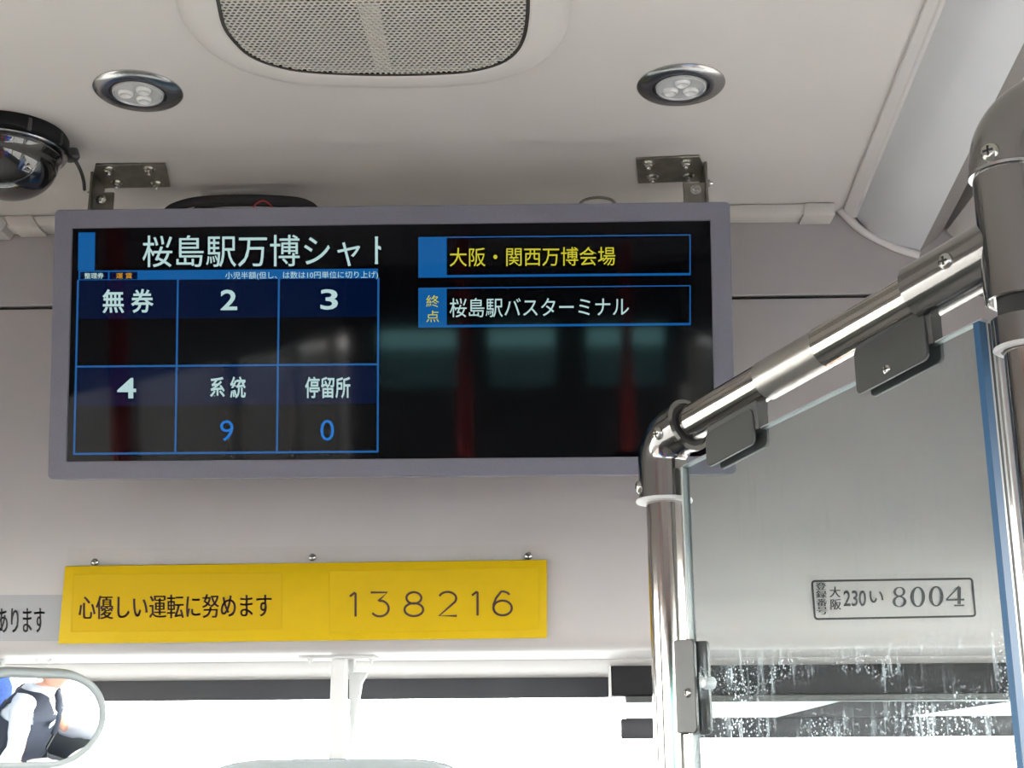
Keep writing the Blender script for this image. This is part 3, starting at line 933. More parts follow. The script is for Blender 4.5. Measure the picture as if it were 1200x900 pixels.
prism(b, [onY(x, y, YM + 0.02) for x, y in w], V((0, 0.014, 0)), 0.0012, 1)
box(b, (onY(409, 0, YM).x, YM + 0.018, onY(409, 788, YM).z), (onY(431, 0, YM).x, YM + 0.036, zt), 0.001, 1)
link('brace', b, M['white'], cm, True)
# case: rounded wide shell
cxm = onY(394, 895, YM - 0.02); hw = (onY(545, 895, YM - .02).x - onY(243, 895, YM - .02).x) / 2
b = B(); rs = []
for d, s in ((-0.010, 0.93), (-0.014, 0.97), (-0.012, 1.0), (0.012, 1.0), (0.022, 0.94), (0.026, 0.8)):
    r = []
    for k in range(48):
        a = 2 * pi * k / 48
        sx = abs(cos(a)) ** (2 / 5.0) * (1 if cos(a) > 0 else -1); sz = abs(sin(a)) ** (2 / 5.0) * (1 if sin(a) > 0 else -1)
        r.append(V((cxm.x + hw * s * sx, YM - 0.02 + d, onY(400, 889, YM - 0.02).z - 0.068 + 0.068 * s * sz)))
    rs.append(r)
rings(b, rs); link('case', b, M['ogrey'], cm, 'all')
zc_ = onY(400, 889, YM - 0.02).z - 0.068
b = B(); rings(b, [[V((cxm.x + (p.x - cxm.x) * 0.96, p.y - 0.0008 + e_, zc_ + (p.z - zc_) * 0.80)) for p in rs[0]] for e_ in (0, 0.003)]); link('mirror_glass', b, M['mirror'], cm)

# left interior mirror, convex, showing the driver
DX_ = 0.56
mc = onY(62, 843, 1.72)
AIM = None
n1 = (V((DX_, 1.32, 1.07)) - mc).normalized(); n2 = (CO - mc).normalized()
mn_edge = (n1 + n2).normalized()
# the visible right end of the convex glass turns further to the right than its frame
mn = (Matrix.Rotation(radians(-0.8), 3, 'Z') @ mn_edge).normalized()
mu_ = V((0, 0, 1)).cross(mn).normalized(); mv = mn.cross(mu_).normalized()
if mu_.x < 0: mu_ = -mu_
AA = 0.100; BB = 0.0605
pr = onp(124, 843, mc, mn)
cm2 = mc + mu_ * ((pr - mc).dot(mu_) - AA)
MM = Matrix(((mu_.x, mv.x, mn.x, cm2.x), (mu_.y, mv.y, mn.y, cm2.y), (mu_.z, mv.z, mn.z, cm2.z), (0, 0, 0, 1)))
lm = thing('driver_mirror', 'grey-rimmed convex interior mirror at the lower left reflecting the driver', 'mirror', None, Mx=MM)
KE = 1.15
def cap(a, b_, tt):
    sx = 1 if cos(tt) > 0 else -1
    return sx * (a - b_ * KE) + b_ * KE * cos(tt), b_ * sin(tt)
def sup(a, b_, d, k=72):
    out = []
    for i in range(k):
        x, y = cap(a, b_, 2 * pi * (i + 0.5) / k)
        out.append(MM @ V((x, y, d)))
    return out
b = B()
rings(b, [sup(AA - .0115, BB - .0105, 0.001), sup(AA - .0095, BB - .0085, 0.004), sup(AA - .003, BB - .003, 0.005), sup(AA, BB, 0.0), sup(AA, BB, -0.012), sup(AA - .02, BB - .02, -0.022)])
link('case', b, M['ogrey'], lm, 'all')
RC = 1.1
b = B(); t = []
NR, NK = 14, 72
for j in range(NR + 1):
    f = j / NR
    r = []
    for i in range(NK):
        tt = 2 * pi * (i + .5) / NK
        xx, yy = cap(AA - .0105, BB - .0095, tt); xx *= max(f, 1e-4); yy *= max(f, 1e-4)
        # sphere centred towards the frame centre
        r.append(MM @ V((xx, yy, 0.0035 + (sqrt(RC * RC - xx * xx - yy * yy) - sqrt(RC * RC - (AA * .9) ** 2)))))
    t.append(r)
rings(b, t, cap=False); link('mirror_glass', b, M['mirror'], lm, 'all')
b = B(); arm = [MM @ V((-0.03, 0, -0.02)), MM @ V((-0.03, 0.03, -0.05)), onY(-6, 790, 1.86), onY(4, 770, 1.90)]
tube(b, smoothpath(arm, 8), 0.006, 12); link('arm', b, M['white'], lm, 'all')
b = B(); pm = onY(20, 772, 1.90)
box(b, (onY(-40, 772, 1.9).x, 1.88, pm.z - 0.001), (onY(58, 772, 1.9).x, 1.93, pm.z + 0.004), 0.0018, 2); link('mounting_plate', b, M['white'], lm, True)
for x in (40, 52): hexbolt(lm, V((onY(x, 776, 1.89).x, 1.895 + (x - 40) * .001, pm.z - 0.001)), (0, 0, -1), 0.003, M['white'], 'screw')

# ------------------------------------------------------------------ sun blind on the right
bl_ = thing('sun_blind', 'black roller sun blind with dark bottom bar across the windscreen, behind the acrylic sheet', 'blind', onY(900, 800, 2.05))
yb_ = 2.06
fb = Face((0, yb_, 0), (0, -1, 0))
b = B(); z1, z0 = fb.at(715, 763).z, fb.at(715, 816).z
box(b, (fb.at(716, 790).x, yb_, z0), (XR - 0.03, yb_ + 0.05, z1), 0.004, 2); link('roller_case', b, M['black'], bl_, True)
b = B(); box(b, (fb.at(716, 790).x - 0.0022, yb_ - 0.003, fb.at(715, 818).z), (fb.at(716, 790).x, yb_ + 0.04, z1), 0.0008, 1); link('end_plate', b, M['white'], bl_)
b = B(); box(b, (fb.at(732, 790).x, yb_ - 0.004, fb.at(715, 823).z), (XR - 0.03, yb_ + 0.03, z0), 0.001, 1); link('lower_rail', b, M['darkgrey'], bl_)
b = B(); box(b, (fb.at(733, 790).x, yb_ + 0.012, fb.at(715, 846).z), (XR - 0.05, yb_ + 0.0135, z0)); link('fabric', b, M['blind'], bl_)
b = B(); box(b, (fb.at(726, 790).x, yb_ + 0.004, fb.at(715, 866).z), (XR - 0.05, yb_ + 0.016, fb.at(715, 842).z), 0.003, 2); link('bottom_bar', b, M['tint'], bl_, True)
b = B(); prism(b, [fb.at(x, y, -0.009) for x, y in ((905, 842), (1045, 842), (1185, 822), (985, 822))], V((0, 0.002, 0))); link('slanted_flap', b, M['tint'], bl_)
b = B(); px_ = fb.at(700, 768)
box(b, (px_.x - 0.006, yb_ - 0.01, px_.z - 0.006), (fb.at(716, 768).x, yb_ + 0.03, px_.z + 0.004), 0.002, 2); link('end_clip', b, M['white'], bl_, True)
hexbolt(bl_, V((px_.x + 0.004, yb_ - 0.01, px_.z - 0.001)), (0, -1, 0), 0.003)

# ------------------------------------------------------------------ partition: poles, rail, fittings, acrylic sheet
PA = onY(776, 516, 1.19)                      # left pole axis meets rail axis
PB = onY(1191, 279, 0.89)
rd = (PB - PA); rl = rd.length; rd.normalize()
pn = V((rd.y, -rd.x, 0)).normalized()         # sheet normal
if pn.y > 0: pn = -pn
R0 = 0.0160; R1 = 0.0222
def projx(p):
    q = CR.transposed() @ (p - CO); return 600 + F * q.x / -q.z
def projy(p):
    q = CR.transposed() @ (p - CO); return 450 - F * q.y / -q.z
def along(px):
    return rl * min(range(0, 1001), key=lambda i: abs(projx(PA + rd * rl * i / 1000) - px)) / 1000
pt_ = thing('partition_rail', 'polished steel partition frame of two poles and a slanting rail with cast fittings', 'handrail', (PA.x, PA.y, 0))
b = B(); cyl(b, (PA.x, PA.y, 0.0), PA - V((0, 0, 0.03)), R0, 48); link('pole', b, M['steel'], pt_, True)
b = B(); cyl(b, (PB.x, PB.y, 0.0), PB + V((0, 0, 0.05)), R0, 48); link('pole', b, M['steel'], pt_, True)
b = B(); cyl(b, PA + rd * 0.02, PB - rd * 0.02, R0, 48); rail = link('rail', b, M['steel'], pt_, True)
sa, sb = along(898), along(966)
b = B(); cyl(b, PA + rd * sa, PA + rd * sb, R0 + 0.0006, 48); link('clear_wrap', b, M['sleeve'], pt_, True)
b = B(); cyl(b, PA + rd * sb, PB - rd * 0.03, R0 + 0.0012, 48); link('outer_tube', b, M['steel'], pt_, True)
from mathutils.bvhtree import BVHTree
def hit(o, px, py):
    """surface point and normal of mesh object o seen at a pixel"""
    T = MW[o.name]; Ti = T.inverted()
    bv = BVHTree.FromPolygons([v.co for v in o.data.vertices], [tuple(p.vertices) for p in o.data.polygons])
    q = bv.ray_cast(Ti @ CO, (Ti.to_3x3() @ ray(px, py)).normalized())
    return (T @ q[0], (T.to_3x3() @ q[1]).normalized()) if q[0] is not None else None
def screw_at(o, px, py, r=0.0058):
    h = hit(o, px, py)
    if h: screw(o, h[0] - h[1] * 0.0004, h[1], r)
# left elbow
el = B(); tube(el, bend(PA - V((0, 0, 0.055)), PA, PA + rd * 0.036, 0.026, 14), R1, 40)
elb = link('elbow', el, M['cast'], pt_, True)
b = B(); lathe(b, PA - V((0, 0, 0.055)), (0, 0, 1), [(R0 + .0002, -0.0014), (R1 + 0.0022, -0.0014), (R1 + 0.0028, 0), (R1 + 0.0022, 0.0016), (R1, 0.002)], 40); o = link('collar', b, M['white'], elb, True); o['label'] = 'white plastic collar'
b = B(); lathe(b, PA + rd * 0.036, rd, [(R1, -0.004), (R1 + 0.0016, -0.003), (R1 + 0.0018, 0.001), (R0 + 0.0042, 0.0016), (R0 + 0.0036, -0.001), (R0, -0.001)], 40); link('lip', b, M['cast'], elb, True)
b = B(); lathe(b, PA + rd * 0.0362, rd, [(R0 + 0.0001, -0.0005), (R0 + 0.0034, -0.0005), (R0 + 0.0034, 0.0009), (R0 + 0.0001, 0.0009)], 40); link('shadow_gap', b, M['rubber'], elb)
screw_at(elb, 771, 508); screw_at(elb, 749, 571)
# right tee, lower collar and top elbow
RT = 0.0250
te = B(); cyl(te, PB + V((0, 0, -0.045)), PB + V((0, 0, 0.046)), RT, 56)
t2 = B(); cyl(t2, PB, PB - rd * 0.086, R1 + 0.0004, 48)
tee = link('tee_fitting', te, M['cast'], pt_, True)
soc = link('tee_socket', t2, M['cast'], pt_, True)
screw_at(soc, 1108, 306)
b = B(); lathe(b, PB + V((0, 0, -0.0452)), (0, 0, -1), [(R0 + .0002, -0.001), (RT - 0.004, -0.001), (RT - 0.002, 0.0006), (RT - 0.001, 0.0006), (RT, -0.001)], 48); link('mouth_lip', b, M['cast'], tee, True)
b = B(); cyl(b, PB + V((0, 0, -0.062)), PB + V((0, 0, -0.0446)), R0 + 0.0012, 40); link('black_tape', b, M['rubber'], tee, True)
RC2 = 0.0222
b = B(); cyl(b, PB - V((0, 0, 0.078)), PB - V((0, 0, 0.0585)), RC2, 48); col = link('collar', b, M['cast'], pt_, True)
b = B(); lathe(b, PB - V((0, 0, 0.078)), (0, 0, -1), [(RC2, 0), (RC2 + .0006, 0.0012), (RC2 - 0.001, 0.0026), (R0 + .0016, 0.0028), (R0 + .0014, 0.0008)], 48); link('collar_lip', b, M['white'], col, True)
TB = PB + V((0, 0, 0.047))
te = B(); rt = V((0.95, -0.22, 0.0)).normalized()
tube(te, bend(TB, TB + V((0, 0, 0.047)), TB + V((0, 0, 0.047)) + rt * 0.10, 0.042, 18), RT + 0.0018, 48); tel = link('top_elbow', te, M['cast'], pt_, True)
b = B(); lathe(b, TB, (0, 0, 1), [(RT + 0.0006, -0.0015), (RT + 0.0024, -0.0010), (RT + 0.0026, 0.001), (RT + 0.0018, 0.002)], 48); link('lip', b, M['brushed'], tel, True)
screw_at(tel, 1160, 178, 0.0066)
b = B(); cyl(b, TB + V((0, 0, 0.047)) + rt * 0.07, TB + V((0, 0, 0.047)) + rt * 0.60, R0, 40); link('cross_rail', b, M['steel'], pt_, True)

# acrylic sheet (top edge follows the rail, a little below it)
th = 0.008
def gp(s, w, off=0):
    """s along the rail 0..1, w metres below its axis"""
    p = PA + (PB - PA) * s
    return V((p.x, p.y, p.z - w)) + pn * off
def ga(s, z, off=0):
    p = gp(s, 0, off); p.z = z; return p
def sparam(px, w=0.04):
    return min(range(-100, 1101), key=lambda i: abs(projx(gp(i / 1000, w)) - px)) / 1000
S0, S1 = sparam(806, 0.08), sparam(1146, 0.055)
def wt(s): return 0.034 + 0.012 * s
zb = 0.95
sh = thing('partition_sheet', 'clear scratched acrylic sheet clamped under the partition rail, in front of the registration sticker', 'screen', ga(0.5, 1.50))
def slab(s0, s1, o0, o1):
    b = B()
    rings(b, [[ga(s0, zb, o0), ga(s1, zb, o0), ga(s1, zb, o1), ga(s0, zb, o1)], [gp(s0, wt(s0), o0), gp(s1, wt(s1), o0), gp(s1, wt(s1), o1), gp(s0, wt(s0), o1)]])
    return b
o = link('sheet', slab(S0, S1, th / 2, -th / 2), M['glass'], sh)
link('cut_edge', slab(S1, S1 + 0.013, th / 2, -th / 2), M['gasket'], sh)
b = B(); rings(b, [[gp(s, wt(s), th / 2 * .8), gp(s, wt(s) - 0.0012, th / 2 * .8), gp(s, wt(s) - 0.0012, -th / 2 * .8), gp(s, wt(s), -th / 2 * .8)] for s in (S0, S1 + .02)]); link('top_edge', b, M['clearedge'], sh)
link('side_edge', slab(S0 - 0.006, S0, th / 2, -th / 2), M['clearedge'], sh)
for k, (off, m_) in enumerate(((-0.0052, 'clearedge'), (-0.0078, 'rubber'), (-0.0102, 'clearedge'), (-0.0128, 'steel'), (-0.0152, 'clearedge'))):
    link('edge_trim', slab(S1 + 0.004, S1 + 0.013, off + 0.001, off - 0.001), M[m_], sh)

def clamp(s0, s1, w1, w0, label, scr, rail=True, vert=False):
    c = gp((s0 + s1) / 2, (w0 + w1) / 2)
    t = thing('sheet_clamp', label, 'clamp', c)
    L_ = (PB - PA).xy.length
    for off, nm in ((th / 2, 'front_plate'), (-th / 2 - 0.0035, 'back_plate')):
        r = 0.0045; P = []
        ds = r / L_
        for (cs, cw, a) in ((s1 - ds, w1 + r, 0), (s0 + ds, w1 + r, 90), (s0 + ds, w0 - r, 180), (s1 - ds, w0 - r, 270)):
            for k in range(5):
                q = radians(a + 90 * k / 4)
                ss = cs + ds * cos(q); p = gp(ss, cw - r * sin(q), off)
                if vert: p.z = gp((s0 + s1) / 2, cw - r * sin(q)).z
                P.append(p)
        if nm == 'back_plate': P = [p + rd * 0.004 - V((0, 0, 0.002)) for p in P]
        b = B(); prism(b, P, pn * 0.0035, 0.0006, 1); o = link(nm, b, M['darkgrey'], t, True)
        if nm == 'front_plate' and scr: screw_at(o, scr[0], scr[1], 0.0040)
    if rail:
        b = B()
        rings(b, [[gp(s, 0.012, th / 2 + .003), gp(s, wt(s), th / 2 + .001), gp(s, wt(s), -th / 2 - .001), gp(s, 0.012, -th / 2 - .003)] for s in (s0 + .004, s1 + .012)])
        link('spacer', b, M['darkgrey'], t, True)
    return t
clamp(sparam(1010), sparam(1093), 0.0185, 0.0540, 'dark grey clamp holding the sheet under the upper end of the rail, screw showing', (1039, 433))
clamp(sparam(835), sparam(890), 0.0190, 0.0490, 'dark grey clamp holding the sheet at the lower left end of the rail', None)
sv = sparam(796, 0.2); wa_ = PA.z - onp(800, 757, gp(sv, 0), pn).z; wb_ = PA.z - onp(800, 866, gp(sv, 0), pn).z
clamp(sparam(795, .2), sparam(821, .2), wa_, wb_, 'upright dark grey clamp holding the sheet against the left pole', (806, 812), False, True)
b = B(); q = gp(sparam(827, .2), PA.z - onp(827, 813, gp(sv, 0), pn).z, 0)
lathe(b, q - pn * 0.006, pn, [(0.0052, 0), (0.0052, 0.009), (0.004, 0.0110), (0.001, 0.0115)], 24); o = link('clear_button', b, M['clearedge'], sh, True)

# ------------------------------------------------------------------ things behind the camera that the glossy parts reflect
def pole(x, y, label):
    b = B(); cyl(b, (x, y, 0), (x, y, ZC), 0.024, 20)
    return tag(link('grab_pole', b, M['redpole'], None, True), label, 'pole')
pole(-0.26, -1.3, 'orange-red grab pole standing in the aisle behind the viewpoint')
pole(-1.08, -0.2, 'orange-red grab pole by the left seats')
pole(0.34, -2.2, 'orange-red grab pole by the right seats')

def copy_tree(o, parent=None):
    c = o.copy(); C.objects.link(c)
    if parent is not None: c.parent = parent
    for ch in list(o.children): copy_tree(ch, c)
    return c
def seat(name, x, y, z, back, label, group, bm_='seatblue'):
    t = thing(name, label, 'seat', (x, y, z), group)
    b = B(); box(b, (x - .22, y - .22, z + .36), (x + .22, y + .24, z + .46), 0.035, 3); link('seat_cushion', b, M[bm_], t, True)
    b = B(); hwb = .22 if name == 'passenger_seat' else .25; box(b, (-hwb, -.05, 0), (hwb, .05, back), 0.04, 3, Matrix.Translation((x, y - .25, z + .44)) @ Matrix.Rotation(radians(10), 4, 'X')); link('backrest', b, M[bm_], t, True)
    b = B(); box(b, (x - .12, y - .12, z), (x + .12, y + .12, z + .37), 0.02, 2); link('pedestal', b, M['darkgrey'], t, True)
    return t
ps = seat('passenger_seat', -1.02, -1.4, 0, .62, 'blue passenger seat on the left of the aisle, foremost', 'passenger seats behind the viewpoint')
for k, (x, y, l) in enumerate([(-1.02, -2.3, 'blue passenger seat on the left, second row'), (-1.02, -3.2, 'blue passenger seat on the left, third row'), (0.66, -1.7, 'blue passenger seat on the right, foremost'), (0.66, -2.6, 'blue passenger seat on the right, second row'), (0.66, -3.5, 'blue passenger seat on the right, third row')]):
    c = copy_tree(ps); c.location = (x, y, 0); c['label'] = l

# ------------------------------------------------------------------ driver's place and driver
DX, DY = 0.56, 1.24
ds = seat('driver_chair', DX, DY, 0.22, .70, 'blue driver seat with high backrest, seen in the lower left mirror', None)
b = B(); box(b, (XL, 1.90, 0.62), (XR, YW - 0.03, 0.86), 0.03, 3); tag(link('dashboard', b, M['darkgrey'], None, True), 'dark grey dashboard below the windscreen', 'dashboard')
# steering wheel
wc = V((DX, DY + 0.44, 1.0)); wa = V((0, -0.45, 0.9)).normalized()
sw = thing('steering_wheel', 'grey steering wheel in front of the driver, seen in the mirror', 'steering wheel', wc)
x_, y_, _ = frame(wa)
b = B(); tube(b, [wc + (x_ * cos(2 * pi * k / 40) + y_ * sin(2 * pi * k / 40)) * 0.21 for k in range(41)], 0.013, 12); link('rim', b, M['greylab'], sw, 'all')
b = B(); lathe(b, wc - wa * 0.02, wa, [(0.05, 0), (0.06, 0.015), (0.05, 0.03), (0.001, 0.034)], 24); link('hub', b, M['darkgrey'], sw, True)
for a in (90, 210, 330):
    b = B(); cyl(b, wc, wc + (x_ * cos(radians(a)) + y_ * sin(radians(a))) * 0.205, 0.012, 12); link('spoke', b, M['greylab'], sw, True)
b = B(); cyl(b, wc - wa * 0.02, wc - wa * 0.26, 0.03, 16); link('column', b, M['darkgrey'], sw, True)

def skin(name, V_, E_, R_, m, parent, sub=2, root=0):
    me = bpy.data.meshes.new(name); me.from_pydata([tuple(p) for p in V_], E_, [])
    o = bpy.data.objects.new(name, me); C.objects.link(o)
    md = o.modifiers.new('s', 'SKIN'); md.use_smooth_shade = True
    for i, r in enumerate(R_):
        r = r if isinstance(r, tuple) else (r, r)
        me.skin_vertices[0].data[i].radius = r
        me.skin_vertices[0].data[i].use_root = (i == root)
    s = o.modifiers.new('u', 'SUBSURF'); s.levels = sub; s.render_levels = sub
    bpy.context.view_layer.update()
    m2 = bpy.data.meshes.new_from_object(o.evaluated_get(bpy.context.evaluated_depsgraph_get()))
    b = B(); b.from_mesh(m2); bpy.data.objects.remove(o); bpy.data.meshes.remove(m2)
    if parent is None: return b
    return link(name, b, m, parent, 'all')

person = thing('person', 'bus driver in white shirt and navy vest holding the steering wheel, reflected in the mirror', 'person', (DX, DY, 0.66))
hip = V((DX, DY - 0.06, 0.74)); P0 = hip
ch = V((DX, DY - 0.02, 1.06)); nk = V((DX, DY + 0.0, 1.24)); hd = V((DX, DY + 0.04, 1.36))
sh_l = V((DX - 0.17, DY - 0.01, 1.17)); sh_r = V((DX + 0.17, DY - 0.01, 1.17))
hl = wc + x_ * -0.0 + V((-0.19, -0.03, 0.02)); hr_ = wc + V((0.19, -0.03, 0.02))
el_l = V((DX - 0.29, DY + 0.10, 0.93)); el_r = V((DX + 0.29, DY + 0.10, 0.93))
kn_l = V((DX - 0.14, DY + 0.40, 0.74)); kn_r = V((DX + 0.14, DY + 0.40, 0.74))
ft_l = V((DX - 0.13, DY + 0.46, 0.32)); ft_r = V((DX + 0.13, DY + 0.46, 0.32))
wr_l = el_l.lerp(hl, 0.86); wr_r = el_r.lerp(hr_, 0.86)
vs = [hip, (hip + ch) / 2, ch, nk - V((0, 0, .04)), nk + V((0, .01, .04)), sh_l, el_l, wr_l, sh_r, el_r, wr_r, hip + V((-.1, .05, 0)), kn_l, ft_l, ft_l + V((0, .16, -.05)), hip + V((.1, .05, 0)), kn_r, ft_r, ft_r + V((0, .16, -.05))]
ed = [(0, 1), (1, 2), (2, 3), (3, 4), (2, 5), (5, 6), (6, 7), (2, 8), (8, 9), (9, 10), (0, 11), (11, 12), (12, 13), (13, 14), (0, 15), (15, 16), (16, 17), (17, 18)]
rr_ = [(.13, .11), (.125, .10), (.14, .10), .06, .052, .055, .04, .026, .055, .04, .026, .085, .058, .042, .035, .085, .058, .042, .035]
bd = skin('body', vs, ed, rr_, M['skin'], person)
# head
b = B(); t = bmesh.new(); bmesh.ops.create_uvsphere(t, u_segments=32, v_segments=24, radius=1)
for v_ in t.verts:
    c = v_.co.copy(); z = c.z
    w_ = 0.078 * (1 - 0.28 * max(0, -z) ** 1.5); dpt = 0.098 * (1 - 0.10 * max(0, -z))
    v_.co = V((c.x * w_, c.y * dpt + (0.010 if z < -0.3 and c.y > 0 else 0), z * 0.118))
    if c.y > 0.75 and -0.42 < z < 0.05 and abs(c.x) < 0.18:   # nose
        v_.co.y += 0.022 * (1 - abs(c.x) / 0.18) * (1 - abs(z + 0.25) / 0.35 if abs(z + 0.25) < 0.35 else 0)
    if c.y > 0.6 and 0.02 < z < 0.22 and 0.2 < abs(c.x) < 0.55: v_.co.y -= 0.006
t.transform(Matrix.Translation(hd)); merge(b, t); link('head', b, M['skin'], person, 'all')
for s in (-1, 1):
    b = B(); t = bmesh.new(); bmesh.ops.create_uvsphere(t, u_segments=12, v_segments=8, radius=0.011); t.transform(Matrix.Translation(hd + V((s * .031, .079, .012)))); merge(b, t); link('eye', b, M['eye'], person, 'all')
    b = B(); t = bmesh.new(); bmesh.ops.create_uvsphere(t, u_segments=12, v_segments=8, radius=0.0055); t.transform(Matrix.Translation(hd + V((s * .031, .0875, .012)))); merge(b, t); link('iris', b, M['hair'], person, 'all')
    b = B(); t = bmesh.new(); bmesh.ops.create_uvsphere(t, u_segments=14, v_segments=10, radius=1); t.transform(Matrix.Translation(hd + V((s * .078, -.005, -.008))) @ Matrix.Diagonal((.010, .020, .032, 1))); merge(b, t); link('ear', b, M['skin'], person, 'all')
b = B(); t = bmesh.new(); bmesh.ops.create_uvsphere(t, u_segments=14, v_segments=8, radius=1); t.transform(Matrix.Translation(hd + V((0, .087, -.062))) @ Matrix.Diagonal((.024, .010, .006, 1))); merge(b, t); o = link('mouth', b, mat('lips', (0.4, 0.13, 0.1), 0.5), person, 'all')
b = B(); t = bmesh.new(); bmesh.ops.create_uvsphere(t, u_segments=32, v_segments=24, radius=1)
kill = [v_ for v_ in t.verts if (v_.co.z < 0.35 and v_.co.y > 0.1) or v_.co.z < -0.45]
bmesh.ops.delete(t, geom=kill, context='VERTS')
for v_ in t.verts: v_.co = V((v_.co.x * .086, v_.co.y * .106 - .003, v_.co.z * .127))
t.transform(Matrix.Translation(hd)); merge(b, t); link('hair', b, M['hair'], person, 'all')
# shirt: sleeves and collar
def sleeve(a, e, w_, s):
    pts = smoothpath([a + (V((DX, DY, a.z + .01)) - a) * 0.25, a, a.lerp(e, .5), e, e.lerp(w_, .5), w_], 5)
    n = len(pts); rad = []
    for i in range(n):
        f = i / (n - 1); r = .054 + .005 * sin(f * 9) - .019 * f
        if i in (0,): r = .045
        rad.append(r + (.003 if i % 3 == 0 else 0))
    b = B(); tube(b, pts, rad, 20); return link('sleeve', b, M['shirt'], person, 'all')
sleeve(sh_l, el_l, wr_l, -1); sleeve(sh_r, el_r, wr_r, 1)
for w_, e in ((wr_l, el_l), (wr_r, el_r)):
    b = B(); d = (w_ - e).normalized(); cyl(b, w_ - d * .035, w_ + d * .006, .036, 20); link('cuff', b, M['shirt'], person, True)
def torso_shell(bm, k, z0, z1, vneck=False):
    rs = []
    lv = [(z0 + (z1 - z0) * i / 48) for i in range(49)]
    for z in lv:
        f = (z - 0.68) / (1.24 - 0.68)
        wx = .155 + .045 * sin(pi * min(1, f) * .75) if f < .85 else .19 - (f - .85) * .75
        wy = .125 + .02 * sin(pi * f * .8) if f < .8 else .13 - (f - .8) * .3
        cy = DY - .06 + .05 * f
        rs.append([V((DX + (wx + k) * cos(a), cy + (wy + k) * sin(a), z)) for a in [2 * pi * i / 120 for i in range(120)]])
    rings(bm, rs); return bm
b = B(); torso_shell(b, 0.0, 0.70, 1.255); link('shirt_body', b, M['shirt'], person, 'all')
b = B(); torso_shell(b, 0.008, 0.69, 1.235)
# V opening at the front of the vest
for co_, no_ in (((DX, 0, 1.03), (1, 0, -0.42)), ((DX, 0, 1.03), (-1, 0, -0.42)), ((DX - .165, 0, 0), (1, 0, 0)), ((DX + .165, 0, 0), (1, 0, 0)), ((0, 0, 1.10), (0, 0, 1))):
    bmesh.ops.bisect_plane(b, geom=b.verts[:] + b.edges[:] + b.faces[:], plane_co=co_, plane_no=no_)
kill = []
for f_ in b.faces:
    c = f_.calc_center_median()
    if c.y > DY and c.z > 1.03 and abs(c.x - DX) < (c.z - 1.03) * 0.42: kill.append(f_)
    elif c.z > 1.10 and abs(c.x - DX) > 0.165: kill.append(f_)
    elif abs(f_.normal.z) > 0.98: kill.append(f_)
bmesh.ops.delete(b, geom=kill, context='FACES')
link('vest', b, M['vest'], person, 'all')
b = B(); lathe(b, nk + V((0, 0.0, -0.02)), (0, 0.15, 1), [(.066, 0), (.060, .03), (.056, .034), (.052, .03), (.058, 0)], 28); link('collar', b, M['shirt'], person, True)
b = B(); tube(b, [nk + V((0, .064, -.005)), nk + V((0, .105, -.06)), nk + V((0, .125, -.15)), nk + V((0, .128, -.22))], [.014, .016, .022, .022], 12); link('necktie', b, M['vest'], person, 'all')
b = B(); box(b, (-.028, 0, -.011), (.028, .004, .011), .001, 1, Matrix.Translation((DX - .09, DY + .135, 1.10))); link('name_badge', b, M['badge'], person)
for kn, ft_, hs in ((kn_l, ft_l, -1), (kn_r, ft_r, 1)):
    b = B(); tube(b, smoothpath([hip + V((hs * .08, .03, 0)), hip.lerp(kn, .5) + V((hs * .04, 0, .01)), kn, kn.lerp(ft_, .5), ft_], 5), [.105 - .0025 * i for i in range(21)], 20); link('trouser_leg', b, M['trousers'], person, 'all')
    b = B(); tube(b, [ft_ + V((0, -.05, -.04)), ft_ + V((0, .05, -.05)), ft_ + V((0, .19, -.06))], [.045, .05, .03], 16); link('shoe', b, M['kink'], person, 'all')
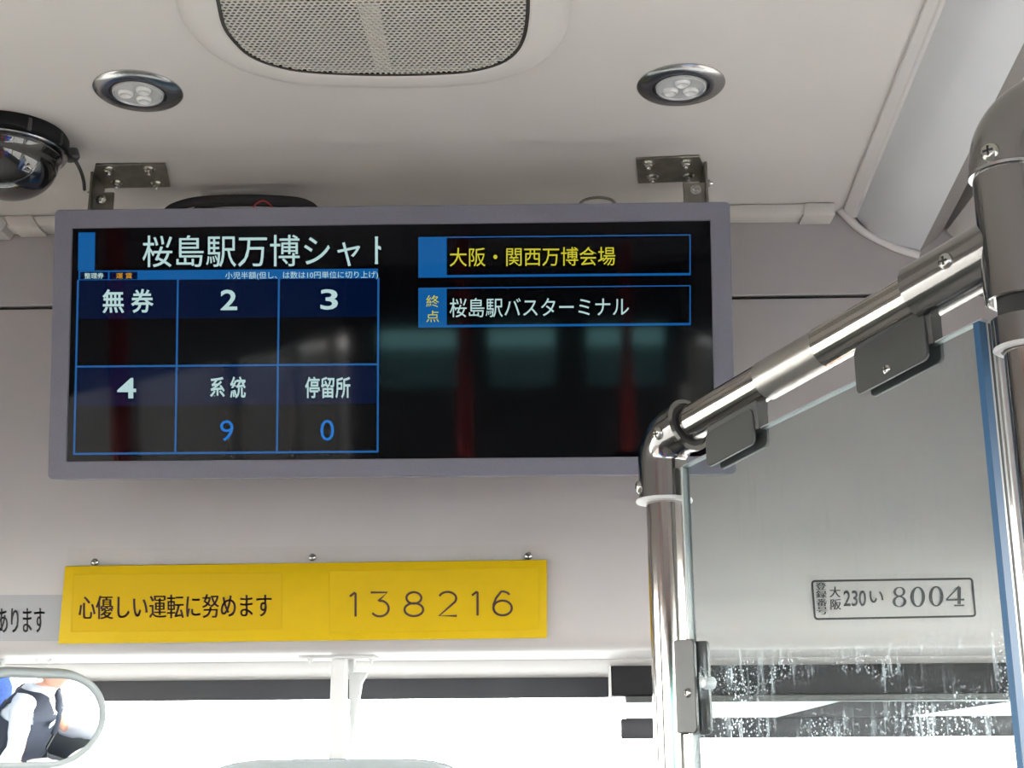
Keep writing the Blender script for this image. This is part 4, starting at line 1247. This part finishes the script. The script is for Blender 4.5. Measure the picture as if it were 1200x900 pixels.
# hands: palm with five fingers closed round the rim
for wr, hh, s in ((wr_l, hl, -1), (wr_r, hr_, 1)):
    d = (hh - wr).normalized()
    up_ = wa; lat = d.cross(up_).normalized()
    pc_ = wr + d * 0.05
    vs_ = [wr, wr + d * .03, pc_ + d * 0.01]; ed_ = [(0, 1), (1, 2)]; rd_ = [(.022, .026), (.030, .018), (.036, .016)]
    for k, o_ in enumerate((-.027, -.009, .009, .027)):
        base = pc_ + d * .03 + lat * o_; L_ = (.8, 1.0, .95, .75)[k]
        p1_ = base + d * .026 * L_ + up_ * .006; p2_ = p1_ + d * .016 * L_ - up_ * .018; p3_ = p2_ - d * .012 - up_ * .012
        i = len(vs_); vs_ += [base, p1_, p2_, p3_]; ed_ += [(2, i), (i, i + 1), (i + 1, i + 2), (i + 2, i + 3)]; rd_ += [.0095, .0088, .0082, .007]
    tb = wr + d * .03 + lat * (-s) * -.03; i = len(vs_)
    vs_ += [tb, tb + d * .025 - up_ * .012 + lat * s * .008, tb + d * .045 - up_ * .02]; ed_ += [(1, i), (i, i + 1), (i + 1, i + 2)]; rd_ += [.012, .010, .0085]
    skin('hand', vs_, ed_, rd_, M['skin'], person, 2)
# seat belt strip
b = B(); tube(b, [V((DX + .17, DY + .03, 1.20)), V((DX + .05, DY + .13, 1.02)), V((DX - .12, DY + .12, .80))], .008, 8)
link('seat_belt', b, M['kink'], person, 'all')

# ------------------------------------------------------------------ outside
b = B(); box(b, (-60, -60, -0.42), (60, 90, -0.38)); struct('ground', b, M['ground'])
def house(x0, x1, y0, y1, z, label):
    t = thing('building', label, 'building', ((x0 + x1) / 2, (y0 + y1) / 2, -0.38))
    b = B(); box(b, (x0, y0, -0.38), (x1, y1, z)); link('walls', b, M['build'], t)
    b = B(); box(b, (x0 - .3, y0 - .3, z), (x1 + .3, y1 + .3, z + .3)); link('roof', b, M['white'], t)
    n = int((x1 - x0) / 2.5)
    for i in range(n):
        b = B(); xx = x0 + (i + .5) * (x1 - x0) / n; box(b, (xx - .6, y0 - .05, z - 1.8), (xx + .6, y0, z - .7)); link('window', b, M['greylab'], t)
    return t
house(-16.5, -9.2, 38, 46, 1.4, 'low pale building beyond the windscreen, beside the left mirror')
